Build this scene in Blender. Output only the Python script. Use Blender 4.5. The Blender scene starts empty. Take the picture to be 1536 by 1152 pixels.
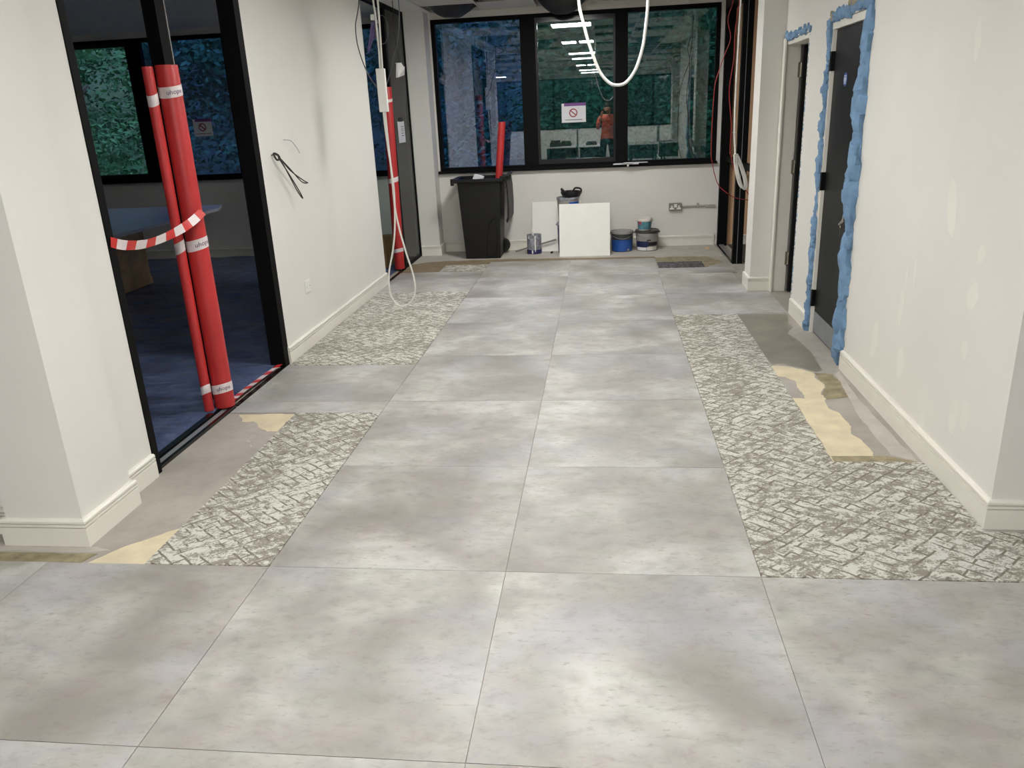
import bpy, bmesh, math, random
from mathutils import Vector, Matrix, noise
random.seed(7)
R = random.random
sc = bpy.context.scene
col = sc.collection

# ------------------------------------------------------------------ camera
PITCH, YAW, ROLL, FPX, CAMH = 0.332279, 0.124498, -0.047549, 1181.11, 1.6016
cp, sp, cy, sy = math.cos(PITCH), math.sin(PITCH), math.cos(YAW), math.sin(YAW)
fwd = Vector((-sy*cp, cy*cp, -sp)); rt = Vector((cy, sy, 0)); up = rt.cross(fwd)
cr, sr = math.cos(ROLL), math.sin(ROLL)
rt, up = cr*rt + sr*up, -sr*rt + cr*up
cam = bpy.data.cameras.new('camera'); camo = bpy.data.objects.new('camera', cam); col.objects.link(camo)
cam.sensor_fit = 'HORIZONTAL'; cam.sensor_width = 36; cam.lens = 36*FPX/1536
cam.clip_start = 0.02; cam.clip_end = 200
camo.matrix_world = Matrix(((rt.x, up.x, -fwd.x, 0), (rt.y, up.y, -fwd.y, 0), (rt.z, up.z, -fwd.z, CAMH), (0, 0, 0, 1)))
sc.camera = camo

# ------------------------------------------------------------------ world: late dusk
w = bpy.data.worlds.new('dusk'); sc.world = w; w.use_nodes = True
bg = w.node_tree.nodes['Background']; bg.inputs[0].default_value = (0.38, 0.62, 0.95, 1); bg.inputs[1].default_value = 2.4
vs = sc.view_settings
vs.view_transform = 'Standard'; vs.look = 'None'; vs.gamma = 1; vs.use_curve_mapping = False; vs.exposure = 0.22
LAMP = 54.0            # radiance of the ceiling panels

# ------------------------------------------------------------------ helpers
def lin(c):
    r = []
    for v in c:
        v = v/255
        r.append(v/12.92 if v <= .04045 else ((v+.055)/1.055)**2.4)
    return (*r, 1)

class NT:
    def __init__(s, name):
        s.m = bpy.data.materials.new(name); s.m.use_nodes = True
        s.t = s.m.node_tree; s.b = s.t.nodes['Principled BSDF']; s.out = s.t.nodes['Material Output']
    def n(s, typ, **kw):
        nd = s.t.nodes.new(typ)
        for k, v in kw.items():
            if k.startswith('i_'):
                key = k[2:]; nd.inputs[int(key) if key.isdigit() else key.replace('_', ' ')].default_value = v
            else: setattr(nd, k, v)
        return nd
    def l(s, a, b): s.t.links.new(a, b)
    def ramp(s, fac, stops):
        r = s.n('ShaderNodeValToRGB'); e = r.color_ramp.elements
        while len(e) < len(stops): e.new(0.5)
        for el, (p, c) in zip(e, stops): el.position = p; el.color = c
        s.l(fac, r.inputs[0]); return r.outputs[0]
    def mix(s, fac, a, b, mode='MIX'):
        m = s.n('ShaderNodeMix', data_type='RGBA', blend_type=mode)
        for inp, v in ((m.inputs[0], fac), (m.inputs[6], a), (m.inputs[7], b)):
            if isinstance(v, (int, float)): inp.default_value = v
            elif isinstance(v, tuple): inp.default_value = v
            else: s.l(v, inp)
        return m.outputs[2]
    def math(s, op, a, b=0.0, clamp=False):
        m = s.n('ShaderNodeMath', operation=op); m.use_clamp = clamp
        for inp, v in ((m.inputs[0], a), (m.inputs[1], b)):
            if isinstance(v, (int, float)): inp.default_value = v
            else: s.l(v, inp)
        return m.outputs[0]
    def noise(s, vec, scale, detail=4, rough=.55, dist=0):
        nd = s.n('ShaderNodeTexNoise', i_Scale=scale, i_Detail=detail, i_Roughness=rough, i_Distortion=dist)
        if vec is not None: s.l(vec, nd.inputs['Vector'])
        return nd.outputs['Fac']
    def pos(s): return s.n('ShaderNodeNewGeometry').outputs['Position']
    def mapping(s, vec, scale=(1, 1, 1), rot=(0, 0, 0), loc=(0, 0, 0)):
        m = s.n('ShaderNodeMapping'); m.inputs['Scale'].default_value = scale; m.inputs['Rotation'].default_value = rot; m.inputs['Location'].default_value = loc
        s.l(vec, m.inputs['Vector']); return m.outputs[0]
    def bump(s, h, strength=.2, dist=.01):
        b = s.n('ShaderNodeBump', i_Strength=strength, i_Distance=dist); s.l(h, b.inputs['Height']); s.l(b.outputs[0], s.b.inputs['Normal'])

MATS = {}
def simple(name, rgb, rough=.5, metal=0, var=.06, scale=8, spec=.5, bump=0):
    k = NT(name); c = lin(rgb)
    f = k.noise(k.pos(), scale, 5)
    d = tuple(v*(1-var*2) for v in c[:3]) + (1,); u = tuple(min(1, v*(1+var*2)) for v in c[:3]) + (1,)
    k.l(k.ramp(f, [(.3, d), (.7, u)]), k.b.inputs['Base Color'])
    k.b.inputs['Roughness'].default_value = rough; k.b.inputs['Metallic'].default_value = metal
    k.b.inputs['Specular IOR Level'].default_value = spec
    if bump: k.bump(f, bump, .004)
    MATS[name] = k.m; return k.m

simple('paint', (227, 225, 219), .65, var=.012, scale=1.5, spec=.3)
simple('paint_trim', (232, 229, 219), .4, var=.01, scale=3)
simple('filler', (232, 231, 222), .8, var=.01)
simple('peach', (214, 176, 140), .75, var=.04, scale=2)
simple('black_frame', (10, 10, 11), .6, var=.05, spec=.12)
simple('black_gloss', (15, 16, 18), .2, var=.05)
simple('door_black', (22, 22, 23), .45, var=.12, scale=3, spec=.2)
simple('steel', (140, 143, 146), .42, metal=.25, var=.04)
simple('chrome', (185, 180, 165), .25, metal=.9, var=.03)
simple('foam_blue', (112, 146, 180), .75, var=.10, scale=14, bump=.25)
simple('foam_tan', (150, 140, 116), .85, var=.15, scale=25, bump=.4)
simple('red_film', (190, 50, 50), .45, var=.05, scale=4)
simple('white_tape', (225, 215, 215), .45, var=.03)
simple('tape_red', (205, 50, 48), .4, var=.03)
simple('ink_purple', (58, 30, 92), .5, var=.02)
simple('bin_plastic', (17, 17, 17), .5, var=.14, scale=6, bump=.08, spec=.35)
simple('rubber', (30, 29, 28), .7, var=.05)
simple('white_card', (238, 238, 232), .6, var=.008)
simple('paper', (228, 228, 232), .7, var=.01)
simple('print_red', (150, 44, 52), .6, var=.02)
simple('print_purple', (118, 74, 140), .6, var=.02)
simple('print_grey', (105, 102, 108), .6, var=.02)
simple('print_blue', (48, 82, 150), .5, var=.02)
simple('tin_silver', (150, 152, 162), .45, metal=.2, var=.28, scale=30)
simple('tin_navy', (46, 42, 96), .45, var=.1)
simple('paint_white', (236, 234, 228), .35, var=.02)
simple('bucket_blue', (38, 82, 158), .38, var=.10, scale=7)
simple('bucket_grey', (150, 147, 143), .42, var=.04)
simple('bucket_dark', (58, 58, 56), .45, var=.06)
simple('bucket_white', (226, 220, 212), .4, var=.02)
simple('label_teal', (82, 132, 148), .45, var=.22, scale=22)
simple('label_navy', (30, 38, 74), .4, var=.08)
simple('label_red', (176, 62, 74), .5, var=.03)
simple('label_cobalt', (30, 84, 176), .4, var=.05)
simple('lid_black', (24, 24, 25), .35, var=.08)
simple('socket_grey', (136, 132, 128), .45, metal=.3, var=.04)
simple('pvc_white', (232, 231, 226), .45, var=.01)
simple('cable_white', (226, 224, 218), .5, var=.02)
simple('cable_red', (150, 40, 42), .5, var=.03)
simple('cable_dark', (70, 68, 78), .5, var=.03)
simple('wire_black', (40, 38, 36), .5, var=.05)
simple('conduit', (176, 172, 164), .5, var=.03)
simple('table_white', (214, 218, 228), .35, var=.01)
simple('plywood', (222, 194, 156), .6, var=.14, scale=5)
simple('cardboard', (140, 112, 74), .8, var=.08)
simple('ceiling_tile', (206, 204, 198), .85, var=.02, scale=40)
simple('grid_bar', (208, 206, 200), .5, var=.01)
simple('plenum', (92, 90, 87), .9, var=.15, scale=2)
simple('bag_black', (38, 39, 41), .55, var=.18, scale=9, bump=.3)
simple('carpet_dark', (74, 70, 68), .95, var=.25, scale=120)
simple('desk_white', (226, 226, 222), .4, var=.01)
simple('screen_grey', (112, 116, 122), .9, var=.04)
simple('hi_vis', (205, 92, 68), .7, var=.06, scale=20)
simple('trousers', (34, 38, 50), .8, var=.08)
simple('skin', (196, 148, 122), .55, var=.04)
simple('hair', (52, 40, 32), .7, var=.1)
simple('bark', (62, 50, 40), .9, var=.2, scale=6)
simple('earth', (40, 52, 30), .95, var=.3, scale=1.5)
simple('cream_residue', (214, 202, 172), .8, var=.05, scale=9)
simple('olive_residue', (146, 136, 108), .6, var=.18, scale=16)
simple('brown_residue', (138, 122, 96), .75, var=.10, scale=7)
simple('dark_screed', (133, 128, 116), .42, var=.10, scale=4)
simple('pale_screed', (186, 181, 172), .8, var=.05, scale=9)
simple('purple_film', (92, 80, 128), .25, var=.1)

def m_leaf():
    k = NT('leaf'); oi = k.n('ShaderNodeObjectInfo')
    f = k.noise(k.pos(), 1.3, 4)
    c = k.ramp(f, [(.3, lin((30, 62, 36))), (.6, lin((62, 112, 66))), (.8, lin((108, 142, 84)))])
    k.l(c, k.b.inputs['Base Color']); k.b.inputs['Roughness'].default_value = .6
    MATS['leaf'] = k.m
m_leaf()

def m_screed():
    k = NT('screed'); p = k.pos()
    a = k.noise(p, 2.2, 6, .6); b = k.noise(p, 14, 6, .7); c = k.noise(p, 5.5, 5, .65, .6)
    base = k.ramp(a, [(.3, lin((152, 146, 137))), (.55, lin((170, 164, 155))), (.75, lin((182, 177, 168)))])
    base = k.mix(k.ramp(b, [(.45, (0, 0, 0, 1)), (.8, (.5, .5, .5, 1))]), base, lin((146, 140, 130)))
    base = k.mix(k.ramp(c, [(.66, (0, 0, 0, 1)), (.70, (.6, .6, .6, 1))]), base, lin((206, 202, 194)))
    k.l(base, k.b.inputs['Base Color']); k.b.inputs['Roughness'].default_value = .75; k.bump(b, .1, .003)
    MATS['screed'] = k.m
m_screed()

def m_lvt():
    k = NT('vinyl_concrete'); p = k.pos(); oi = k.n('ShaderNodeObjectInfo')
    off = k.n('ShaderNodeCombineXYZ'); k.l(k.math('MULTIPLY', oi.outputs['Random'], 37.), off.inputs[0]); k.l(k.math('MULTIPLY', oi.outputs['Random'], 91.), off.inputs[1])
    va = k.n('ShaderNodeVectorMath', operation='ADD'); k.l(p, va.inputs[0]); k.l(off.outputs[0], va.inputs[1]); v = va.outputs[0]
    a = k.noise(v, 2.0, 3, .5, .3); b = k.noise(k.mapping(v, (1, 1.5, 1)), 5.5, 6, .6); h = k.noise(v, 1.7, 2); f = k.noise(k.mapping(v, (1, 2.2, 1)), 26, 5, .7)
    base = k.ramp(a, [(.32, lin((146, 143, 137))), (.48, lin((172, 170, 164))), (.62, lin((197, 197, 191))), (.75, lin((208, 208, 203)))])
    base = k.mix(k.ramp(b, [(.35, (.55, .55, .55, 1)), (.6, (0, 0, 0, 1))]), base, lin((154, 150, 143)))
    base = k.mix(k.ramp(h, [(.5, (0, 0, 0, 1)), (.7, (.45, .45, .45, 1))]), base, lin((180, 184, 192)))
    base = k.mix(k.ramp(f, [(.30, (.75, .75, .75, 1)), (.45, (0, 0, 0, 1))]), base, lin((150, 144, 136)))
    hc_ = k.n('ShaderNodeTexNoise', i_Scale=7., i_Detail=5., i_Roughness=.65); k.l(k.mapping(v, (1, 1.7, 1)), hc_.inputs['Vector'])
    base = k.mix(.11, base, hc_.outputs['Color'], 'SOFT_LIGHT')
    md = k.noise(k.mapping(v, (1, 1.5, 1)), 11, 8, .72, .4)
    base = k.mix(1.0, base, k.ramp(md, [(.3, (.84, .84, .83, 1)), (.5, (1, 1, 1, 1)), (.7, (1.0, 1.0, 1.0, 1))]), 'MULTIPLY')
    sp_ = k.noise(k.mapping(v, (1, 1.6, 1)), 60, 3, .6)
    base = k.mix(k.ramp(sp_, [(.24, (.6, .6, .6, 1)), (.31, (0, 0, 0, 1))]), base, lin((128, 120, 114)))
    br = k.ramp(oi.outputs['Random'], [(0, (.93, .91, .91, 1)), (1, (1, 1, 1, 1))])
    base = k.mix(1.0, base, br, 'MULTIPLY')
    k.l(base, k.b.inputs['Base Color'])
    k.l(k.ramp(b, [(.3, (.44, .44, .44, 1)), (.7, (.54, .54, .54, 1))]), k.b.inputs['Roughness'])
    k.b.inputs['Specular IOR Level'].default_value = .5
    k.bump(f, .05, .002)
    MATS['lvt'] = k.m
m_lvt()

def m_carpet():
    k = NT('carpet_herringbone'); p = k.pos()
    wob = k.n('ShaderNodeTexNoise', i_Scale=14., i_Detail=3.); k.l(p, wob.inputs['Vector'])
    va = k.n('ShaderNodeVectorMath', operation='MULTIPLY_ADD'); k.l(wob.outputs['Color'], va.inputs[0]); va.inputs[1].default_value = (.02, .02, 0); k.l(p, va.inputs[2]); v = va.outputs[0]
    def brick(rot, wd, ht, mort):
        b = k.n('ShaderNodeTexBrick', i_Scale=1., i_Mortar_Size=mort, i_Mortar_Smooth=.3, i_Brick_Width=wd, i_Row_Height=ht)
        k.l(k.mapping(v, (1, 1, 0), (0, 0, rot)), b.inputs['Vector']); return b.outputs['Fac']
    b1 = brick(math.radians(40), .17, .05, .0052); b2 = brick(math.radians(-44), .20, .055, .0052)
    sel = k.ramp(k.noise(p, 6.5, 3, .6), [(.48, (0, 0, 0, 1)), (.52, (1, 1, 1, 1))])
    lines = k.mix(sel, b1, b2)
    gate = k.ramp(k.noise(p, 11, 5, .65), [(.34, (.15, .15, .15, 1)), (.50, (1, 1, 1, 1))])
    lines = k.math('MULTIPLY', k.math('MULTIPLY', lines, gate), .95)
    pile = k.noise(p, 300, 3, .85)
    grain = k.noise(p, 95, 3, .8)
    fz = k.math('ADD', k.noise(k.mapping(v, (1, 1.7, 1), (0, 0, math.radians(-40))), 15, 6, .75), k.math('MULTIPLY', k.math('SUBTRACT', grain, .5), .55))
    patch = k.math('MULTIPLY', k.math('SUBTRACT', k.noise(p, 3.2, 2), .5), .28)
    fuzz = k.ramp(k.math('ADD', fz, patch), [(.435, (0, 0, 0, 1)), (.56, (1, 1, 1, 1))])
    m = k.math('MAXIMUM', lines, k.math('MULTIPLY', fuzz, .76))
    m = k.math('ADD', m, k.math('MULTIPLY', k.math('SUBTRACT', pile, .5), .55), clamp=True)
    c = k.ramp(m, [(.1, lin((208, 208, 199))), (.5, lin((168, 164, 153))), (.95, lin((124, 117, 106)))])
    k.l(c, k.b.inputs['Base Color']); k.b.inputs['Roughness'].default_value = .95; k.b.inputs['Specular IOR Level'].default_value = .1
    k.bump(pile, .25, .004); MATS['carpet'] = k.m
m_carpet()

def m_dark_carpet_tile():
    k = NT('carpet_charcoal'); p = k.pos(); f = k.noise(p, 24, 5, .7, 1.2)
    k.l(k.ramp(f, [(.42, lin((58, 57, 60))), (.56, lin((96, 94, 96))), (.66, lin((150, 148, 148)))]), k.b.inputs['Base Color']); k.b.inputs['Roughness'].default_value = .95; MATS['carpet_charcoal'] = k.m
m_dark_carpet_tile()

def m_sheet():
    k = NT('blue_polythene'); p = k.pos(); a = k.noise(p, 3, 6, .6, .8); b = k.noise(k.mapping(p, (1, 2.6, 1)), 9, 6, .7, 1.5)
    k.l(k.ramp(a, [(.3, lin((84, 104, 152))), (.7, lin((124, 146, 196)))]), k.b.inputs['Base Color'])
    k.b.inputs['Roughness'].default_value = .16; k.b.inputs['Specular IOR Level'].default_value = 1.; k.bump(b, 1., .08); MATS['sheet'] = k.m
m_sheet()

def m_glass(name, refl, tint, ior=1.45):
    k = NT(name); t = k.t
    tr = k.n('ShaderNodeBsdfTransparent'); tr.inputs[0].default_value = tint
    gl = k.n('ShaderNodeBsdfGlossy'); gl.inputs['Color'].default_value = (1, 1, 1, 1); gl.inputs['Roughness'].default_value = 0.0
    fr = k.n('ShaderNodeFresnel', i_IOR=ior)
    f = k.math('ADD', fr.outputs[0], refl, clamp=True)
    mx = k.n('ShaderNodeMixShader'); k.l(f, mx.inputs[0]); k.l(tr.outputs[0], mx.inputs[1]); k.l(gl.outputs[0], mx.inputs[2])
    k.l(mx.outputs[0], k.out.inputs['Surface']); MATS[name] = k.m
m_glass('glass_clear', .0, (.93, .95, .94, 1))
m_glass('glass_window', .115, (.50, .62, .64, 1))
m_glass('glass_partition', .0, (.80, .88, .88, 1), 1.18)
m_glass('glass_blue', .095, (.46, .60, .95, 1))

def m_light(name, p):
    k = NT('led_diffuser'); e = k.n('ShaderNodeEmission'); e.inputs[0].default_value = (1, .985, .955, 1); e.inputs[1].default_value = p
    k.l(e.outputs[0], k.out.inputs['Surface']); MATS[name] = k.m
m_light('led', LAMP)

# ---- mesh builder
class MB:
    def __init__(s): s.v = []; s.f = []; s.smooth = False
    def box(s, x0, x1, y0, y1, z0, z1):
        i = len(s.v)
        s.v += [(x, y, z) for z in (z0, z1) for y in (y0, y1) for x in (x0, x1)]
        s.f += [tuple(i+a for a in q) for q in ((0, 2, 3, 1), (4, 5, 7, 6), (0, 1, 5, 4), (2, 6, 7, 3), (0, 4, 6, 2), (1, 3, 7, 5))]
        return s
    def prism(s, poly, fa, fb):       # poly 2-D points; fa/fb map (a,b)->3-D
        i = len(s.v); n = len(poly)
        s.v += [fa(*p) for p in poly] + [fb(*p) for p in poly]
        s.f += [tuple(range(i+n-1, i-1, -1)), tuple(range(i+n, i+2*n))]
        s.f += [(i+k, i+(k+1) % n, i+n+(k+1) % n, i+n+k) for k in range(n)]
        return s
    def slab(s, poly, z0, z1): return s.prism(poly, lambda a, b: (a, b, z0), lambda a, b: (a, b, z1))
    def lathe(s, prof, c, n=28, cap=True):
        i = len(s.v); m = len(prof)
        for r, z in prof:
            for k in range(n):
                a = 2*math.pi*k/n; s.v.append((c[0]+r*math.cos(a), c[1]+r*math.sin(a), c[2]+z))
        for j in range(m-1):
            for k in range(n):
                s.f.append((i+j*n+k, i+j*n+(k+1) % n, i+(j+1)*n+(k+1) % n, i+(j+1)*n+k))
        if cap:
            s.f.append(tuple(i+k for k in range(n-1, -1, -1))); s.f.append(tuple(i+(m-1)*n+k for k in range(n)))
        s.smooth = True; return s
    def cyl(s, p, q, r, n=16, r2=None):
        p = Vector(p); q = Vector(q); return s.tube([p, q], r, n, r2=r2, raw=True)
    def tube(s, pts, r, n=8, closed=False, sub=6, raw=False, r2=None, radii=None, flat=None):
        P = [Vector(p) for p in pts]
        if not raw: P = catmull(P, sub, closed)
        N = len(P); i = len(s.v); prev = None
        for j in range(N):
            if closed: t = P[(j+1) % N]-P[j-1]
            else: t = P[min(j+1, N-1)]-P[max(j-1, 0)]
            t = t.normalized() if t.length > 1e-9 else Vector((0, 0, 1))
            if prev is None:
                a = Vector((0, 0, 1)) if abs(t.z) < .9 else Vector((1, 0, 0)); u = t.cross(a).normalized()
            else:
                u = prev-t*prev.dot(t); u = u.normalized() if u.length > 1e-6 else t.orthogonal().normalized()
            prev = u; vv = t.cross(u)
            rr = r if r2 is None else r+(r2-r)*j/max(1, N-1)
            if radii: rr = radii[min(len(radii)-1, j)]
            for k in range(n):
                an = 2*math.pi*k/n; s.v.append(tuple(P[j]+rr*(math.cos(an)*u+math.sin(an)*vv)))
        for j in range(N if closed else N-1):
            j2 = (j+1) % N
            for k in range(n): s.f.append((i+j*n+k, i+j*n+(k+1) % n, i+j2*n+(k+1) % n, i+j2*n+k))
        if not closed:
            s.f.append(tuple(i+k for k in range(n-1, -1, -1))); s.f.append(tuple(i+(N-1)*n+k for k in range(n)))
        s.smooth = True; return s
    def ribbon(s, pts, width_dir, wd, th=.0012, sub=5):
        P = catmull([Vector(p) for p in pts], sub, False); N = len(P); i = len(s.v)
        for j, p in enumerate(P):
            t = (P[min(j+1, N-1)]-P[max(j-1, 0)]).normalized(); w_ = Vector(width_dir(j/(N-1)) if callable(width_dir) else width_dir)
            w_ = (w_-t*w_.dot(t)).normalized()*wd/2; nn = t.cross(w_).normalized()*th/2
            for a, b in ((-1, -1), (1, -1), (1, 1), (-1, 1)): s.v.append(tuple(p+a*w_+b*nn))
        for j in range(N-1):
            for k in range(4): s.f.append((i+j*4+k, i+j*4+(k+1) % 4, i+(j+1)*4+(k+1) % 4, i+(j+1)*4+k))
        s.f += [(i+3, i+2, i+1, i), tuple(i+(N-1)*4+k for k in range(4))]
        return s
    def ball(s, c, r, sc3=(1, 1, 1), nu=8, nv=6, rough=0):
        i = len(s.v)
        for a in range(nv+1):
            th = math.pi*a/nv
            for b in range(nu):
                ph = 2*math.pi*b/nu
                d = Vector((math.sin(th)*math.cos(ph), math.sin(th)*math.sin(ph), math.cos(th)))
                k = r*(1+rough*noise.noise(d*2+Vector(c)*31))
                s.v.append((c[0]+d.x*k*sc3[0], c[1]+d.y*k*sc3[1], c[2]+d.z*k*sc3[2]))
        for a in range(nv):
            for b in range(nu): s.f.append((i+a*nu+b, i+(a+1)*nu+b, i+(a+1)*nu+(b+1) % nu, i+a*nu+(b+1) % nu))
        s.smooth = True; return s
    def build(s, name, mat, parent=None, bevel=0, origin=None, smooth=None, label=None, kind=None, cat=None, group=None):
        if origin is None:
            if parent is not None: origin = Vector(parent['_w'])
            else:
                xs, ys, zs = zip(*s.v); origin = Vector(((min(xs)+max(xs))/2, (min(ys)+max(ys))/2, min(zs)))
        else: origin = Vector(origin)
        me = bpy.data.meshes.new(name); me.from_pydata([tuple(Vector(p)-origin) for p in s.v], [], s.f)
        bm = bmesh.new(); bm.from_mesh(me); bmesh.ops.remove_doubles(bm, verts=bm.verts, dist=1e-6); bmesh.ops.recalc_face_normals(bm, faces=bm.faces); bm.to_mesh(me); bm.free()
        if s.smooth if smooth is None else smooth:
            for p in me.polygons: p.use_smooth = True
            me.set_sharp_from_angle(angle=math.radians(40))
        me.materials.append(MATS[mat])
        o = bpy.data.objects.new(name, me); col.objects.link(o)
        if parent is not None: o.parent = parent; o.location = origin-Vector(parent['_w'])
        else: o.location = origin
        o['_w'] = tuple(origin)
        if bevel:
            b = o.modifiers.new('bevel', 'BEVEL'); b.width = bevel; b.segments = 2; b.limit_method = 'ANGLE'
        tag(o, label, cat, group, kind); return o

def tag(o, label=None, cat=None, group=None, kind=None):
    for k, v in (('label', label), ('category', cat), ('group', group), ('kind', kind)):
        if v: o[k] = v
    return o
def empty(name, loc, label=None, cat=None, group=None, kind=None):
    o = bpy.data.objects.new(name, None); o.location = loc; o.empty_display_size = .1; col.objects.link(o); o['_w'] = tuple(loc)
    return tag(o, label, cat, group, kind)
def catmull(P, sub, closed):
    n = len(P); out = []
    rng = range(n) if closed else range(n-1)
    for i in rng:
        p0 = P[(i-1) % n] if closed or i > 0 else P[0]; p1 = P[i]; p2 = P[(i+1) % n]; p3 = P[(i+2) % n] if closed or i+2 < n else P[-1]
        for k in range(sub):
            t = k/sub
            out.append(.5*((2*p1)+(-p0+p2)*t+(2*p0-5*p1+4*p2-p3)*t*t+(-p0+3*p1-3*p2+p3)*t**3))
    if not closed: out.append(P[-1])
    return out
def B(name, mat, x0, x1, y0, y1, z0, z1, parent=None, **kw): return MB().box(x0, x1, y0, y1, z0, z1).build(name, mat, parent, **kw)
def copy_tree(o, loc, group=None, label=None):
    c = o.copy(); col.objects.link(c); c.location = loc; c['_w'] = tuple(loc)
    if group: c['group'] = group
    if label: c['label'] = label
    for ch in o.children:
        d = ch.copy(); col.objects.link(d); d.parent = c
        for g in ch.children:
            e = g.copy(); col.objects.link(e); e.parent = d
    return c
def text_geo(s, size, align='CENTER'):
    cu = bpy.data.curves.new('t', 'FONT'); cu.body = s; cu.size = size; cu.align_x = align; cu.align_y = 'CENTER'; cu.resolution_u = 2
    o = bpy.data.objects.new('t', cu); col.objects.link(o)
    dg = bpy.context.evaluated_depsgraph_get(); me = bpy.data.meshes.new_from_object(o.evaluated_get(dg))
    vv = [tuple(v.co) for v in me.vertices]; ff = [tuple(p.vertices) for p in me.polygons]
    bpy.data.objects.remove(o); bpy.data.curves.remove(cu); bpy.data.meshes.remove(me)
    return vv, ff
def put_geo(mb, geo, fn):
    i = len(mb.v); mb.v += [fn(*p[:2]) for p in geo[0]]; mb.f += [tuple(i+a for a in f) for f in geo[1]]; return mb

# ------------------------------------------------------------------ floor
X0, Y0, TW, TD = -0.3684, 2.497, 0.9144, 0.906
floor = MB().box(-7.2, 7.2, -9.8, 9.9, -.20, -.005).build('floor', 'screed', kind='structure', label='grey screeded floor slab showing between the laid tiles', origin=(0, 0, 0))
G = .0012
def tile(name, mat, x0, x1, y0, y1, zt=0.0, kind=None):
    return MB().box(x0+G, x1-G, y0+G, y1-G, -.005, zt).build(name, mat, floor, origin=((x0+x1)/2, (y0+y1)/2, -.005))
# office field in front of the corridor
for i in range(-4, 5):
    for j in range(1, 5):
        tile('vinyl_tile', 'lvt', X0+i*TW, X0+(i+1)*TW, Y0-j*TD, Y0-(j-1)*TD)
fb = MB()
for i in range(-7, 7):
    for j in range(1, 14):
        if -4 <= i <= 4 and j < 5: continue
        fb.box(X0+i*TW+G, X0+(i+1)*TW-G, Y0-j*TD+G, Y0-(j-1)*TD-G, -.005, 0)
fb.build('vinyl_tile_field', 'lvt', floor, kind='stuff')
for i in (-1, 0):
    for j in range(7):
        tile('vinyl_tile', 'lvt', X0+i*TW, X0+(i+1)*TW, Y0+j*TD, Y0+(j+1)*TD)
for a in ((-2.2, -1.283, 4.12, 4.309), (-2.2, -1.283, 4.309, 5.03), (-2.22, -1.283, 7.31, 7.933), (-2.22, -1.283, 7.933, 8.31),
          (.546, 1.445, 6.28, 7.027), (.546, 1.265, 7.027, 7.933), (.546, 1.31, 7.933, 8.24)): tile('vinyl_tile', 'lvt', *a)
def carpet(x0, x1, y0, y1, st=.5):
    y = y0
    while y < y1-.01:
        x = x0
        while x < x1-.01:
            MB().box(x+.0004, min(x+st, x1)-.0004, y+.0004, min(y+st, y1)-.0004, -.005, .0015).build('carpet_tile', 'carpet', floor, origin=(x, y, -.005)); x += st
        y += st
carpet(-1.79, -1.284, 2.498, 4.118, .506); carpet(-2.185, -1.284, 5.034, 7.308, .456)
carpet(.548, 1.05, 2.498, 6.276, .502); carpet(1.05, 2.05, 2.498, 2.84, .5); carpet(1.05, 1.446, 2.84, 3.475, .5); carpet(-1.765, -1.284, 8.312, 8.69, .481)
MB().box(.565, 1.035, 8.255, 8.565, -.005, .003).build('carpet_tile', 'carpet_charcoal', floor, label='dark patterned carpet tile offcut on bare screed')
def blob(poly, mat, name, z=.0, wob=.012, label=None):
    P = [Vector((a, b, 0)) for a, b in poly]; n = len(P); out = []
    for i in range(n):
        for t in (0, .125, .25, .375, .5, .625, .75, .875):
            q = P[i].lerp(P[(i+1) % n], t)
            q += Vector((noise.noise(q*9+Vector((z*999, 3, 1))), noise.noise(q*9+Vector((7, z*999, 5))), 0))*wob
            q += Vector((noise.noise(q*38), noise.noise(q*38+Vector((5, 9, 2))), 0))*wob*.5
            out.append((q.x, q.y))
    MB().slab(out, -.006, -.005+z).build(name, mat, floor, label=label)
blob([(1.052, 6.273), (1.437, 6.258), (1.39, 6.023), (1.39, 5.861), (1.31, 5.692), (1.356, 5.49), (1.37, 5.254), (1.348, 4.978), (1.346, 4.836), (1.306, 4.81), (1.222, 4.896), (1.134, 4.985), (1.06, 4.973), (1.058, 5.299)], 'dark_screed', 'screed_patch', .0004)
blob([(1.055, 4.93), (1.117, 4.943), (1.228, 4.863), (1.287, 4.786), (1.277, 4.657), (1.279, 4.495), (1.22, 4.393), (1.23, 4.318), (1.137, 4.32), (1.122, 4.471), (1.132, 4.633), (1.088, 4.719), (1.055, 4.748)], 'cream_residue', 'adhesive_residue', .0012, .02)
blob([(1.055, 4.345), (1.134, 4.332), (1.228, 4.33), (1.21, 4.176), (1.251, 4.108), (1.251, 3.916), (1.23, 3.817), (1.258, 3.74), (1.258, 3.572), (1.236, 3.49), (1.055, 3.48), (1.056, 3.777), (1.056, 4.11)], 'cream_residue', 'adhesive_residue', .0010, .008)
blob([(1.29, 4.79), (1.385, 4.769), (1.391, 4.627), (1.366, 4.353), (1.234, 4.318), (1.235, 4.418), (1.287, 4.508), (1.286, 4.657)], 'olive_residue', 'adhesive_residue', .0006)
blob([(1.06, 3.547), (1.311, 3.549), (1.44, 3.482), (1.06, 3.48)], 'olive_residue', 'adhesive_residue', .0016, .004)
blob([(1.43, 3.49), (1.409, 4.294), (1.435, 4.815), (1.40, 4.764), (1.336, 4.043), (1.333, 3.572)], 'pale_screed', 'screed_patch', .0003)
blob([(-2.036, 2.50), (-1.952, 2.628), (-1.795, 2.782), (-1.796, 2.50)], 'cream_residue', 'adhesive_residue', .0012, .008)
blob([(-2.135, 4.111), (-1.795, 4.108), (-1.795, 3.844), (-1.886, 3.863), (-1.99, 3.999), (-2.069, 3.999)], 'cream_residue', 'adhesive_residue', .0012, .03)
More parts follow.
